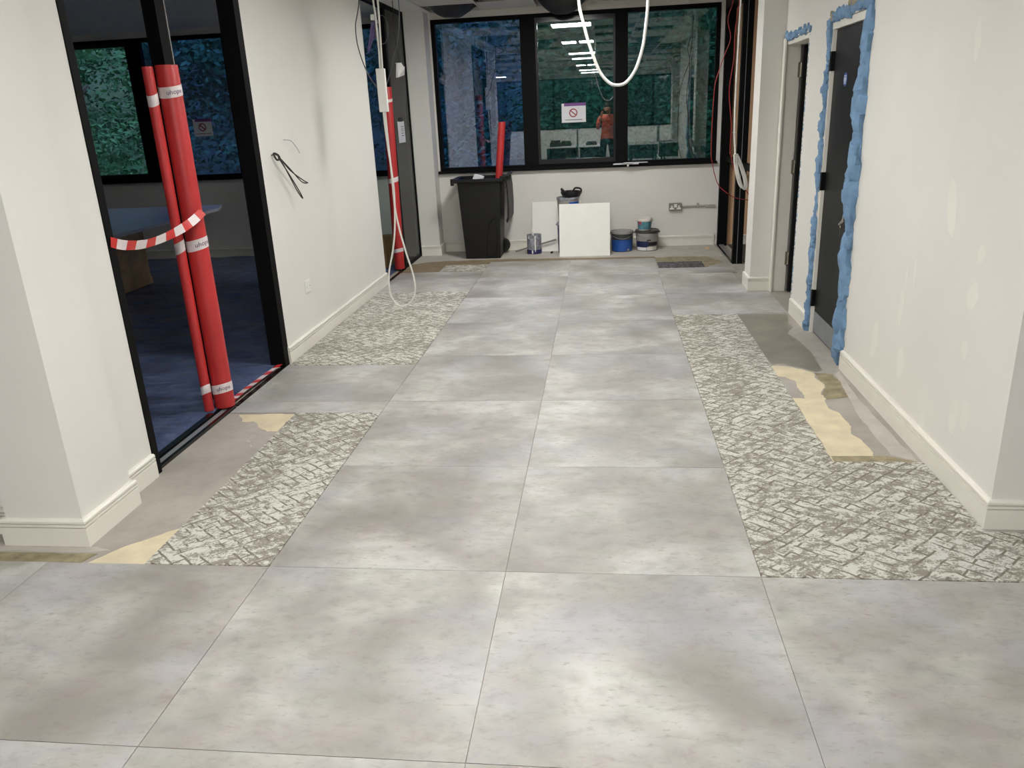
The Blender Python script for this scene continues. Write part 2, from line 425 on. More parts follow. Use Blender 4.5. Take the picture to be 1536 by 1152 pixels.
blob([(-3.4, 2.56), (-2.292, 2.572), (-2.037, 2.565), (-2.057, 2.502), (-2.389, 2.502), (-3.4, 2.502)], 'olive_residue', 'adhesive_residue', .0008, .01)
blob([(-2.6, 2.61), (-2.084, 2.62), (-2.0, 2.596), (-2.081, 2.575), (-2.6, 2.585)], 'pale_screed', 'screed_patch', .0005, .01)
blob([(-2.2, 8.80), (-2.049, 8.942), (-1.589, 9.006), (-1.122, 9.027), (-.518, 8.99), (.57, 8.95), (.57, 8.845), (-1.27, 8.845), (-1.27, 8.69), (-1.775, 8.74), (-1.78, 8.32), (-2.2, 8.32)], 'brown_residue', 'screed_patch', .0008, .02)
blob([(.56, 8.869), (.768, 8.926), (1.126, 8.873), (1.258, 8.533), (1.043, 8.25), (.563, 8.25)], 'olive_residue', 'adhesive_residue', .0006, .02)
MB().box(-2.2, 1.3, 8.85, 9.66, -.006, -.0046).build('screed_patch', 'pale_screed', floor)

# ------------------------------------------------------------------ walls
ZT = 3.2
def W(name, *b, mat='paint', label=None): return B(name, mat, *b, kind='structure', label=label)
wl = W('wall_left', -2.31, -2.21, 5.09, 7.76, -.005, ZT, label='off-white corridor wall between the two black framed openings')
pil = MB().box(-2.46, -2.12, 2.64, 2.985, -.005, ZT).box(-2.46, -2.19, 2.985, 3.285, -.005, ZT).build('wall_left_pillar', 'paint', kind='structure', label='off-white square pillar with stepped return beside the sliding door')
W('wall_left_front', -7.2, -2.46, 2.73, 2.9, -.005, ZT)
W('wall_left_nib', -2.24, -1.975, 9.405, 9.66, -.005, ZT)
bw = MB()
bw.box(-7.2, 4.4, 9.66, 9.88, -.005, .965)
bw.box(-7.2, 4.4, 9.66, 9.88, 2.63, ZT)
for a, b in ((-7.2, -6.5), (-4.42, -3.55), (-2.45, -1.95), (1.29, 4.4)): bw.box(a, b, 9.66, 9.88, .965, 2.63)
bw.box(-6.5, -4.42, 9.66, 9.88, .965, 1.0)
wb = bw.build('wall_back', 'paint', kind='structure', label='off-white wall with the wide black framed window')
wr = MB()
wr.box(1.47, 1.62, 2.89, 4.92, -.005, ZT).box(1.47, 1.62, 4.92, 5.76, 2.06, ZT).box(1.47, 1.62, 5.76, 6.33, -.005, ZT).box(1.47, 1.62, 6.33, 7.14, 2.05, ZT)
wright = wr.build('wall_right', 'paint', kind='structure', label='off-white corridor wall with filler spots and two doorways')
W('wall_right_nib', 1.29, 1.62, 7.14, 7.42, -.005, ZT)
W('wall_right_front', 1.62, 7.2, 2.89, 3.05, -.005, ZT)
W('wall_left_room_side', -7.3, -7.15, 2.9, 9.66, -.005, ZT)
W('wall_right_store_side', 3.2, 3.35, 3.05, 7.4, -.005, ZT)
W('wall_right_store_middle', 1.62, 3.2, 6.05, 6.15, -.005, ZT)
W('wall_right_store_far', 1.45, 4.4, 7.42, 7.52, -.005, ZT)
W('wall_right_room_side', 4.25, 4.4, 7.52, 9.66, -.005, ZT, mat='peach')
W('wall_right_room_back', 1.44, 4.25, 9.60, 9.66, -.005, 2.7, mat='peach', label='peach coloured wall of the side room beyond the black frame')
W('wall_office_left', -7.3, -7.2, -9.8, 2.73, -.005, ZT); W('wall_office_right', 7.2, 7.3, -9.8, 2.89, -.005, ZT)
ob = MB().box(-7.2, 7.2, -9.8, -9.6, -.005, .95).box(-7.2, 7.2, -9.8, -9.6, 2.6, ZT)
for a, b in ((-7.2, -6.8), (6.8, 7.2)): ob.box(a, b, -9.8, -9.6, .95, 2.6)
ob.build('wall_office_back', 'paint', kind='structure')
W('wall_office_pier', 1.9, 2.5, -4.6, -4.1, -.005, ZT)
# filler spots on the right wall
for (y, z, ry, rz, tilt) in ((3.59, 1.13, .045, .12, -.25), (3.262, .99, .035, .035, 0), (3.285, .82, .05, .06, .5), (3.994, .745, .018, .06, 0), (3.90, .79, .018, .07, -.1), (3.287, .593, .03, .04, 0), (3.20, .33, .035, .06, 0), (3.30, .29, .04, .075, .1), (3.95, .325, .05, .08, 0), (3.56, 1.79, .03, .08, -.1), (4.02, .60, .03, .09, 0), (3.6, .16, .03, .05, .4), (4.35, .33, .05, .12, .2), (3.1, 1.9, .06, .08, 0)):
    poly = []
    for k in range(18):
        a = 2*math.pi*k/18; r = 1+.28*noise.noise(Vector((math.cos(a)*1.3+y*7, math.sin(a)*1.3, z*9)))
        u, v = ry*r*math.cos(a), rz*r*math.sin(a); poly.append((y+u*math.cos(tilt)-v*math.sin(tilt), z+u*math.sin(tilt)+v*math.cos(tilt)))
    MB().prism(poly, lambda a, b: (1.4702, a, b), lambda a, b: (1.4694, a, b)).build('filler_spot', 'filler', wright)

# baseboards: profile swept along a path, wall on the left-hand side (s=+1) or right (-1)
PROF = [(0, 0), (.02, 0), (.02, .078), (.011, .0785), (.011, .0825), (.02, .083), (.02, .0935), (.011, .094), (.011, .098), (.02, .0985), (.02, .108), (.013, .115), (0, .115)]
def base(name, path, s, label=None):
    mb = MB(); P = [Vector(p) for p in path]; n = len(P); m = len(PROF)
    nr = []
    for i in range(n-1):
        d = (P[i+1]-P[i]).normalized(); nr.append(Vector((d.y, -d.x))*s)
    for i in range(n):
        if i == 0: o = nr[0]
        elif i == n-1: o = nr[-1]
        else:
            o = nr[i-1]+nr[i]; o = o/(o.dot(nr[i]))
        for d, z in PROF: mb.v.append((P[i].x+o.x*d, P[i].y+o.y*d, z-.005 if z == 0 else z))
    for i in range(n-1):
        for k in range(m): mb.f.append((i*m+k, i*m+(k+1) % m, (i+1)*m+(k+1) % m, (i+1)*m+k))
    mb.f += [tuple(range(m-1, -1, -1)), tuple((n-1)*m+k for k in range(m))]
    return mb.build(name, 'paint_trim', kind='structure', label=label, smooth=False)
base('baseboard_left', [(-2.21, 5.08), (-2.21, 7.755)], 1)
base('baseboard_left_pillar', [(-2.46, 2.73), (-2.46, 2.64), (-2.12, 2.64), (-2.12, 2.985), (-2.19, 2.985), (-2.19, 3.28)], 1)
base('baseboard_left_front', [(-6, 2.73), (-2.48, 2.73)], 1)
base('baseboard_left_nib', [(-2.20, 9.405), (-1.975, 9.405), (-1.975, 9.64)], 1)
base('baseboard_back', [(-1.95, 9.66), (1.30, 9.66)], 1)
base('baseboard_right', [(6, 2.89), (1.47, 2.89), (1.47, 4.875)], -1)
base('baseboard_right_far', [(1.47, 5.80), (1.47, 6.30)], -1)
base('baseboard_right_nib', [(1.47, 7.14), (1.29, 7.14), (1.29, 7.41)], -1)
base('baseboard_left_room', [(-7.1, 9.66), (-2.3, 9.66)], 1)
base('baseboard_right_room', [(1.55, 9.60), (4.2, 9.60)], 1)

# ------------------------------------------------------------------ ceiling
ceil = empty('ceiling', (0, 0, 2.7), kind='structure', label='suspended ceiling grid with lifted white tiles and dark void')
B('soffit', 'plenum', -7.3, 7.3, -9.8, 9.9, 3.2, 3.35, ceil)
B('ceiling_margin', 'paint', -2.21, -1.93, 3.0, 9.66, 2.70, 2.715, ceil)
B('ceiling_margin', 'paint', 1.07, 1.47, 3.0, 9.66, 2.70, 2.715, ceil)
B('room_ceiling', 'paint', -7.15, -2.31, 2.9, 9.66, 2.70, 2.75, ceil)
B('room_ceiling', 'paint', 1.62, 4.25, 3.05, 7.5, 2.70, 2.75, ceil); B('room_ceiling', 'paint', 1.62, 4.25, 7.52, 9.60, 2.70, 2.75, ceil)
GX = [-1.93+.6*k for k in range(6)]
lights = {(2, 7.2): 1, (2, 4.2): 2, (2, 1.2): 1, (2, -.6): 1, (2, -3.6): 2, (2, -6.6): 1, (2, -8.4): 1}
openc = {(0, 9.0), (2, 9.0), (1, 8.4), (3, 8.4), (0, 7.8), (4, 7.8), (1, 7.2), (3, 6.6), (0, 6.0), (4, 6.0), (3, 5.4), (1, 4.8), (0, 4.2), (4, 4.2), (3, 3.6), (1, 3.0), (4, 3.0)}
def ctile(x, y): B('ceiling_tile', 'ceiling_tile', x+.012, x+.588, y+.012, y+.588, 2.703, 2.716, ceil)
ys = [3.0+.6*k for k in range(11)]
for i in range(5):
    for y in ys:
        key = (i, round(y, 1))
        if key in openc or key in lights: continue
        ctile(GX[i], y)
for x in GX: B('ceiling_bar', 'grid_bar', x-.012, x+.012, 3.0, 9.63, 2.695, 2.703, ceil)
for y in ys+[9.6]: B('ceiling_bar', 'grid_bar', -1.93, 1.07, y-.012, y+.012, 2.6952, 2.7028, ceil)
ob = MB(); gb = MB(); rr = random.Random(3)
for i in range(-8, 14):
    for k in range(21):
        x = -1.93+.6*i; y = 2.4-.6*k
        if (i == 2 and (2, round(y, 1)) in lights): continue
        if (i in (-3, 7, -8, 12)) and k in (12, 18): continue
        if rr.random() < .42: continue
        ob.box(x+.012, x+.588, y+.012, y+.588, 2.703, 2.716)
for i in range(-8, 15): gb.box(-1.93+.6*i-.012, -1.93+.6*i+.012, -9.6, 3.0, 2.695, 2.703)
for k in range(22): gb.box(-6.73, 6.47, 3.0-.6*k-.012, 3.0-.6*k+.012, 2.6952, 2.7028)
ob.build('office_ceiling_tiles', 'ceiling_tile', ceil, kind='stuff'); gb.build('office_ceiling_bars', 'grid_bar', ceil, kind='stuff')
def panel(x, y, twin, label, group):
    o = empty('ceiling_light_offscreen', (x+.3, y+.3, 2.695), label, 'light', group)
    f = MB().box(x+.012, x+.588, y+.012, y+.03, 2.69, 2.72).box(x+.012, x+.588, y+.57, y+.588, 2.69, 2.72).box(x+.012, x+.03, y+.03, y+.57, 2.69, 2.72).box(x+.57, x+.588, y+.03, y+.57, 2.69, 2.72).box(x+.03, x+.57, y+.03, y+.57, 2.706, 2.72)
    if twin: f.box(x+.27, x+.33, y+.03, y+.57, 2.692, 2.72)
    f.build('frame', 'grid_bar', o)
    for a, b in (((.03, .27), (.33, .57)) if twin else ((.03, .57),)): B('diffuser', 'led', x+a, x+b, y+.03, y+.57, 2.696, 2.7, o)
    return o
for (i, y), n in lights.items():
    if y > 3: lb = 'square white LED ceiling panel above the corridor' if n == 1 else 'twin diffuser white LED ceiling panel above the corridor'
    else: lb = 'white LED ceiling panel in the row above the office desks' if n == 1 else 'twin diffuser LED ceiling panel above the office desks'
    panel(GX[i], y, n == 2, lb, 'LED panels in a row')
for i, ks in ((-3, (12, 18)), (7, (12, 18))):
    for k in ks: panel(-1.93+.6*i, 2.4-.6*k, False, 'white LED ceiling panel in a side row of the open office', 'LED panels in the side rows')
def sack(cx, cy, dx, dy, sag, label):
    mb = MB(); n = 14
    for j in range(n+1):
        for i in range(n+1):
            u, v = i/n*2-1, j/n*2-1
            h = (1-abs(u)**2.4)*(1-abs(v)**2.4)
            p = Vector((cx+u*dx, cy+v*dy, 2.735-h*(sag+.035)))
            p.z += .012*h*noise.noise(p*9); mb.v.append(tuple(p))
    for j in range(n):
        for i in range(n): mb.f.append((j*(n+1)+i, j*(n+1)+i+1, (j+1)*(n+1)+i+1, (j+1)*(n+1)+i))
    k = len(mb.v)
    mb.v += [(x, y, z+.06 if z > 2.72 else 2.79) for x, y, z in mb.v]
    mb.f += [tuple(k+a for a in reversed(f)) for f in mb.f[:n*n]]
    ring = [i for i in range(n+1)]+[j*(n+1)+n for j in range(1, n+1)]+[n*(n+1)+i for i in range(n-1, -1, -1)]+[j*(n+1) for j in range(n-1, 0, -1)]
    mb.f += [(ring[a], ring[(a+1) % len(ring)], k+ring[(a+1) % len(ring)], k+ring[a]) for a in range(len(ring))]
    mb.build('insulation_sack', 'bag_black', smooth=True, label=label, cat='sack', group='sacks sagging through the ceiling grid')
sack(-1.63, 9.3, .26, .27, .10, 'black sack sagging through the ceiling opening beside the white corner pier')
sack(-.43, 9.3, .27, .27, .13, 'black sack sagging through the ceiling opening above the middle window pane')
for x, y in ((-1.63, 6.3), (.77, 4.5), (-1.03, 5.1)): sack(x, y, .25, .25, .12, 'black sack sagging through a ceiling opening midway along the corridor')

# ------------------------------------------------------------------ windows
def no_sign(x, y, z, n, label, w_=.28, h_=.21):
    o = empty('notice', (x, y, z), label, 'sign')
    B('sheet', 'paper', x-w_/2, x+w_/2, y-.001, y, z, z+h_, o)
    B('header_strip', 'print_purple', x-w_/2+.03, x+w_/2, y-.0016, y-.0004, z+h_-.03, z+h_+.004, o)
    r = MB(); cx, cz = x-.005, z+.105; N = 28
    for k in range(N):
        a0, a1 = 2*math.pi*k/N, 2*math.pi*(k+1)/N; i = len(r.v)
        for yy in (y-.002, y-.0008):
            for a in (a0, a1):
                for q in (.036, .048): r.v.append((cx+q*math.cos(a), yy, cz+q*math.sin(a)))
        r.f += [(i, i+1, i+3, i+2), (i+4, i+6, i+7, i+5), (i+1, i+5, i+7, i+3), (i, i+2, i+6, i+4)]
    c, s = math.cos(math.radians(-40)), math.sin(math.radians(-40))
    r.prism([(-.04, -.006), (.04, -.006), (.04, .006), (-.04, .006)], lambda a, b: (cx+a*c-b*s, y-.0021, cz+a*s+b*c), lambda a, b: (cx+a*c-b*s, y-.0008, cz+a*s+b*c))
    r.build('prohibition_symbol', 'print_red', o)
    B('caption_line', 'print_grey', x-.1, x+.1, y-.0018, y-.0006, z+.026, z+.033, o)
    return o
def window(name, label, x0, x1, z0, z1, mulls, panes, y=9.66, sill=True, sash=None):
    o = empty(name, ((x0+x1)/2, y, z0), kind='structure', label=label)
    t = .045
    f = MB().box(x0, x1, y-.005, y+.07, z1-t, z1).box(x0, x1, y-.005, y+.07, z0, z0+.035).box(x0, x0+t, y-.005, y+.07, z0+.035, z1-t).box(x1-t, x1, y-.005, y+.07, z0+.035, z1-t)
    f.build('window_frame', 'black_frame', o)
    for a, b in mulls: B('mullion', 'black_frame', a, b, y-.008, y+.07, z0+.035, z1-t, o)
    for a, b, mt, sh in panes:
        if sh:
            q = sh; B_ = MB().box(a, b, y-.015, y+.06, z1-t-q, z1-t).box(a, b, y-.015, y+.06, z0+.035, z0+.035+q).box(a, a+q*.5, y-.015, y+.06, z0+.035+q, z1-t-q).box(b-q*.5, b, y-.015, y+.06, z0+.035+q, z1-t-q)
            B_.build('sash', 'black_gloss', o); B('window_pane', mt, a+q*.5, b-q*.5, y+.02, y+.026, z0+.035+q, z1-t-q, o)
        else: B('window_pane', mt, a, b, y+.03, y+.036, z0+.035, z1-t, o)
    if sill: B('window_sill', 'black_frame', x0-.02, x1+.01, y-.055, y+.06, z0-.03, z0, o, bevel=.004)
    return o
window('window_1', 'wide black framed window of three panes reflecting the ceiling lights', -1.95, 1.29, .965, 2.63, [(-.93, -.76), (.14, .28)], [(-1.905, -.93, 'glass_blue', 0), (-.76, .14, 'glass_window', .05), (.28, 1.245, 'glass_window', 0)])
window('window_2', 'black framed window of the dark side room with trees outside', -6.5, -4.42, 1.0, 2.63, [(-5.66, -5.50)], [(-6.455, -5.66, 'glass_clear', .04), (-5.50, -4.465, 'glass_blue', 0)])
window('window_3', 'black framed window seen through the far left opening', -3.55, -2.45, .965, 2.63, [], [(-3.505, -2.495, 'glass_blue', 0)])
for n, (a, b) in enumerate(((-6.8, -3.4), (-3.4, 0), (0, 3.4), (3.4, 6.8))):
    o = empty('window_%d' % (n+4), ((a+b)/2, -9.6, .95), kind='structure', label='office window facing dark trees behind the desks')
    MB().box(a, b, -9.66, -9.58, .95, 1.0).box(a, b, -9.66, -9.58, 2.55, 2.6).box(a, a+.05, -9.66, -9.58, 1.0, 2.55).box(b-.05, b, -9.66, -9.58, 1.0, 2.55).box((a+b)/2-.04, (a+b)/2+.04, -9.66, -9.58, 1.0, 2.55).build('window_frame', 'black_frame', o)
    B('window_pane', 'glass_clear', a+.05, (a+b)/2-.04, -9.63, -9.624, 1.0, 2.55, o); B('window_pane', 'glass_clear', (a+b)/2+.04, b-.05, -9.63, -9.624, 1.0, 2.55, o)
no_sign(-.34, 9.678, 1.455, 1, 'white notice with red prohibition circle on the middle pane of the wide window')
no_sign(-4.88, 9.688, 1.49, 2, 'white notice with prohibition circle on the dark side room window', .24, .2)

# ------------------------------------------------------------------ black framed openings
d3 = empty('door_3', (-2.25, 4.15, 0), kind='structure', label='black framed sliding glass door opening to the dark side room')
B('door_jamb', 'black_frame', -2.30, -2.185, 3.287, 3.335, -.005, 2.7, d3); B('door_jamb', 'black_frame', -2.312, -2.205, 5.01, 5.09, -.005, 2.7, d3)
B('door_post', 'black_frame', -2.40, -2.325, 4.31, 4.40, -.005, 2.7, d3)
B('post_edge', 'socket_grey', -2.335, -2.322, 4.401, 4.41, .0, 2.7, d3)
B('door_head', 'black_frame', -2.36, -2.20, 3.335, 5.01, 2.6, 2.7, d3)
B('sliding_track', 'black_gloss', -2.225, -2.205, 3.335, 4.22, -.005, .012, d3); B('sliding_track', 'steel', -2.265, -2.232, 3.335, 4.22, -.005, .006, d3); B('sliding_track', 'black_gloss', -2.31, -2.275, 3.335, 4.22, -.005, .014, d3)
B('threshold_strip', 'black_gloss', -2.23, -2.203, 4.24, 5.01, -.005, .004, d3)

d4 = empty('door_4', (-2.25, 8.5, 0), kind='structure', label='black framed glass partition beside the white corner pier')
B('door_jamb', 'black_frame', -2.34, -2.22, 7.76, 7.80, -.005, 2.7, d4)
B('door_post', 'black_frame', -2.25, -2.205, 8.56, 8.63, -.005, 2.7, d4)
B('end_bead', 'black_frame', -2.235, -2.205, 9.37, 9.405, -.005, 2.7, d4)
B('head_rail', 'black_frame', -2.26, -2.205, 7.80, 9.37, 2.655, 2.7, d4); B('sill_rail', 'black_frame', -2.235, -2.205, 8.63, 9.37, -.005, .03, d4)
B('glass_panel', 'glass_partition', -2.222, -2.214, 8.63, 9.37, .03, 2.655, d4)
B('threshold_strip', 'black_gloss', -2.235, -2.20, 7.80, 8.56, -.005, .004, d4)

d5 = empty('door_5', (1.38, 8.7, 0), kind='structure', label='black framed opening to the peach walled side room')
B('door_post', 'black_frame', 1.33, 1.43, 8.40, 8.47, -.005, 2.7, d5); B('post_groove', 'steel', 1.372, 1.376, 8.396, 8.4, 0, 2.6, d5)
B('door_post', 'black_frame', 1.33, 1.435, 9.55, 9.62, -.005, 2.7, d5)
B('door_head', 'black_frame', 1.33, 1.43, 7.42, 9.55, 2.55, 2.7, d5)
B('transom', 'black_frame', 1.38, 1.42, 8.47, 9.55, .96, 1.02, d5); B('transom', 'black_frame', 1.38, 1.42, 7.42, 8.40, .96, 1.02, d5)
B('threshold_strip', 'steel', 1.345, 1.40, 8.47, 9.55, -.005, .012, d5); B('threshold_strip', 'black_gloss', 1.325, 1.342, 8.47, 9.55, -.005, .008, d5)
B('floor_covering', 'carpet_dark', 1.46, 4.24, 7.53, 9.59, -.005, .002, d5)

# ------------------------------------------------------------------ right-hand doors
d1 = empty('door_1', (1.5, 5.33, 0), kind='structure', label='black door with blue foam round its frame and a steel kick plate')
MB().box(1.475, 1.60, 4.925, 4.96, -.005, 2.055).box(1.475, 1.60, 5.72, 5.755, -.005, 2.055).box(1.475, 1.60, 4.96, 5.72, 2.01, 2.055).build('door_frame', 'paint_trim', d1)
leaf = B('door_leaf', 'door_black', 1.497, 1.541, 4.965, 5.716, .004, 2.005, d1)
B('kick_plate', 'steel', 1.4945, 1.497, 4.97, 5.712, .01, .155, d1)
for z in (.25, 1.06, 1.82):
    MB().box(1.466, 1.50, 5.716, 5.728, z-.06, z+.06).cyl((1.474, 5.722, z-.06), (1.474, 5.722, z+.06), .008, 10).build('hinge', 'black_gloss', d1)
sg = MB()
sg.prism([(.04*math.cos(a*math.pi/12), .04*math.sin(a*math.pi/12)) for a in range(24)], lambda a, b: (1.4968, 5.44+a, 1.70+b), lambda a, b: (1.4952, 5.44+a, 1.70+b))
so = sg.build('door_sign', 'print_blue', d1, label='round blue sign')
pm = MB()
for dy in (-.014, .014):
    pm.box(1.494, 1.4952, 5.44+dy-.007, 5.44+dy+.007, 1.69, 1.712); pm.box(1.494, 1.4952, 5.44+dy-.004, 5.44+dy+.004, 1.672, 1.69); pm.box(1.494, 1.4952, 5.44+dy-.004, 5.44+dy+.004, 1.716, 1.725)
pm.build('pictogram', 'paper', so)
lk = MB().cyl((1.497, 5.17, .885), (1.478, 5.17, .885), .013, 14).build('lock_cylinder', 'chrome', d1)
MB().box(1.468, 1.471, 5.158, 5.182, .825, .865).box(1.4675, 1.4705, 5.167, 5.173, .775, .825).cyl((1.478, 5.17, .88), (1.470, 5.17, .86), .003, 8).build('key', 'chrome', lk)
MB().cyl((1.497, 5.05, .89), (1.47, 5.05, .89), .018, 14).tube([(1.455, 5.05, .89), (1.452, 5.09, .87), (1.455, 5.14, .85)], .009, 8).cyl((1.48, 5.05, .89), (1.453, 5.05, .89), .009, 8).build('door_handle', 'chrome', d1)
def foam(name, pts, r, parent, seed, mat='foam_blue', sq=.62, step=.045, extra=.35):
    rg = random.Random(seed); mb = MB(); P = [Vector(p) for p in pts]
    for a, b in zip(P, P[1:]):
        L = (b-a).length; n = max(1, int(L/step))
        for i in range(n):
            t = (i+.5)/n; c = a.lerp(b, t); rr_ = r*(.75+.7*rg.random())
            c = c+Vector((-rr_*.12, (rg.random()-.5)*r*.6, (rg.random()-.5)*step*.5))
            vert = abs((b-a).z) > abs((b-a).y)
            mb.ball(c, rr_, (sq, 1, 1.55) if vert else (sq, 1.55, 1), 9, 7, .55)
            if rg.random() < extra: mb.ball(c+Vector((-rr_*.2, (1 if rg.random() < .75 else -1)*rr_*.75, rg.random()*.03)), rr_*.6, (.7, 1, 1.1), 8, 6, .6)
    return mb.build(name, mat, parent)
foam('expanding_foam', [(1.468, 4.945, .03), (1.468, 4.955, .5), (1.468, 4.95, 1.1), (1.468, 4.955, 1.7), (1.468, 4.94, 2.12)], .052, d1, 1, step=.055)
foam('expanding_foam', [(1.472, 5.775, .02), (1.472, 5.785, .7), (1.472, 5.775, 1.3), (1.472, 5.772, 2.05)], .028, d1, 2, extra=.6)
foam('expanding_foam', [(1.472, 4.97, 2.10), (1.472, 5.72, 2.075)], .028, d1, 3)
foam('foam_backing', [(1.473, 5.0, 2.14), (1.473, 5.35, 2.125)], .032, d1, 4, 'foam_tan')
foam('foam_backing', [(1.473, 5.70, 2.085), (1.473, 5.76, 2.085)], .022, d1, 6, 'foam_tan')
d2 = empty('door_2', (1.54, 6.74, 0), kind='structure', label='white door frame with a dark door standing open into darkness')
MB().box(1.463, 1.585, 7.085, 7.14, -.005, 2.045).box(1.475, 1.62, 6.332, 6.365, -.005, 2.045).box(1.475, 1.62, 6.365, 7.085, 2.01, 2.045).build('door_frame', 'paint_trim', d2)
B('architrave', 'paint_trim', 1.452, 1.468, 7.05, 7.138, -.005, 2.06, d2, bevel=.003)
lf = B('door_leaf', 'door_black', 1.598, 2.35, 7.03, 7.075, .004, 2.0, d2)
for z in (.29, 1.06, 1.82): MB().box(1.568, 1.60, 7.062, 7.086, z-.055, z+.055).cyl((1.592, 7.06, z-.055), (1.592, 7.06, z+.055), .009, 10).build('hinge', 'chrome', d2)
foam('expanding_foam', [(1.472, 6.30, 2.075), (1.472, 7.12, 2.065)], .022, d2, 9)
foam('expanding_foam', [(1.474, 6.325, .13), (1.474, 6.325, 2.07)], .008, d2, 10, step=.03, extra=.1)

# ------------------------------------------------------------------ red rolls
def roll(name, x, y, z0, z1, r, label, bands=(), lean=(0, 0), squash=(1, 1), text=None, face=(.75, -.66), parent=None):
    o = empty(name, (x, y, z0), label, 'roll', 'rolls of red protection film')
    L = z1-z0
    def T(p):
        t = (p[2]-z0)/L; return (x+(p[0]-x)*squash[0]+lean[0]*t, y+(p[1]-y)*squash[1]+lean[1]*t, p[2])
    m = MB().lathe([(r*.55, .012), (r*.55, 0), (r*.97, 0), (r, .006), (r*1.01, L*.3), (r*.995, L*.6), (r, L-.006), (r*.97, L), (r*.55, L), (r*.55, L-.3)], (x, y, z0), 28, cap=True)
    m.v = [T(p) for p in m.v]; m.build('film', 'red_film', o)
    for k, (zb, h) in enumerate(bands):
        b = MB().lathe([(r*1.005, 0), (r*1.03, .001), (r*1.03, h-.001), (r*1.005, h)], (x, y, zb), 28, cap=False)
        b.v = [T((p[0], p[1], p[2]+.012*math.sin(math.atan2(p[1]-y, p[0]-x)+k))) for p in b.v]; bo = b.build('tape_band', 'white_tape', o)
        if text:
            g = text_geo(text, h*.62); a0 = math.atan2(face[1], face[0]); t = MB()
            def fn(u, v, zb=zb, h=h):
                a = a0+(u+(.0, .012, -.015)[k % 3])/(r*1.04); return T((x+r*1.045*math.cos(a), y+r*1.045*math.sin(a), zb+h*.5+v+.012*math.sin(a+k)))
            put_geo(t, g, fn).build('lettering', 'ink_purple', bo)
    return o
roll('film_roll', -2.262, 4.20, .018, 1.912, .058, 'thick red film roll upright at the sliding door with white lettered bands', [(1.76, .055), (.955, .06), (.105, .055)], text='uhope')
roll('film_roll', -2.325, 4.125, .018, 1.905, .03, 'thin flattened red film roll upright beside the thicker roll', [(1.72, .055), (.95, .06), (.12, .05)], squash=(.9, 1))
roll('film_roll', -2.248, 8.47, .02, 1.90, .054, 'red film roll upright at the black post behind the hanging white cable', [(1.76, .03), (.95, .05), (.2, .04)], text=None, lean=(.03, 0))
roll('film_roll', -1.29, 9.36, .12, 1.50, .042, 'red film roll standing in the black wheelie bin', [], lean=(.145, 0))
rf = roll('film_roll', 1.60, 8.62, .002, .42, .07, 'short red film roll on the floor of the peach walled room', [])

# ------------------------------------------------------------------ barrier tape
def barrier(name, pts, wd, wdir, label, nst, par=None):
    o = empty(name, pts[0], label, 'tape', 'red and white barrier tape')
    P = catmull([Vector(p) for p in pts], 12, False); N = len(P)-1
    for k in range(nst):
        a, b = int(N*k/nst), int(N*(k+1)/nst)
        MB().ribbon(P[a:b+1], (lambda t, a=a, b=b: wdir((a+(b-a)*t)/N)), wd, .0014, 1).build('tape_stripe', 'tape_red' if k % 2 == 0 else 'white_tape', o)
    return o
barrier('barrier_tape', [(-2.18, 3.30, 1.135), (-2.178, 3.40, 1.105), (-2.18, 3.55, 1.085), (-2.185, 3.72, 1.085), (-2.188, 3.90, 1.10), (-2.192, 4.06, 1.125), (-2.197, 4.20, 1.16)], .045, lambda t: (0.35*math.sin(t*5), .1, 1-.5*t), 'red and white barrier tape strung from the door jamb to the red rolls', 11)
barrier('barrier_tape', [(-2.25, 4.27, .024), (-2.252, 4.45, .026), (-2.245, 4.70, .025), (-2.235, 4.98, .024)], .042, lambda t: (1, 0, .12), 'red and white barrier tape lying along the threshold of the sliding door', 11)

# ------------------------------------------------------------------ dark side room
mb = MB(); nx, ny = 60, 84
for j in range(ny+1):
    for i in range(nx+1):
        x = -7.1+i/nx*4.82; y = 2.95+j/ny*6.68
        p = Vector((x, y, 0)); h = min(.018, abs(noise.noise(p*2.3))*.02+abs(noise.noise(Vector((x*2, y*7, 3))))*.02)
        mb.v.append((x, y, .001+h))
for j in range(ny):
    for i in range(nx): a = j*(nx+1)+i; mb.f.append((a, a+1, a+nx+2, a+nx+1))
mb.build('plastic_sheet', 'sheet', smooth=True, label='crumpled dark blue plastic sheet covering the floor of the dark side room', cat='plastic sheet', origin=(-4.7, 6.3, 0))
tb = empty('meeting_table', (-5.25, 7.6, .019), 'large white topped table on a plywood pedestal in the dark side room', 'table')
MB().slab([(-6.2, 6.35), (-4.35, 6.35), (-4.28, 6.42), (-4.28, 8.55), (-4.42, 8.92), (-6.2, 8.92)], .705, .735).build('tabletop', 'table_white', tb)
pl = B('pedestal', 'plywood', -5.7, -4.9, 6.9, 8.0, .019, .705, tb)
B('pedestal_edge', 'plywood', -4.9, -4.888, 6.9, 8.0, .019, .09, tb)
# cardboard box seen through the far left opening
cb = empty('cardboard_box', (-2.62, 8.75, .019), 'brown cardboard box behind the red roll in the far left opening', 'box')
B('carton', 'cardboard', -2.80, -2.40, 8.52, 8.9, .019, .34, cb)
B('flap', 'cardboard', -2.80, -2.40, 8.50, 8.52, .30, .36, cb); B('tape_strip', 'white_tape', -2.61, -2.57, 8.517, 8.52, .019, .30, cb)

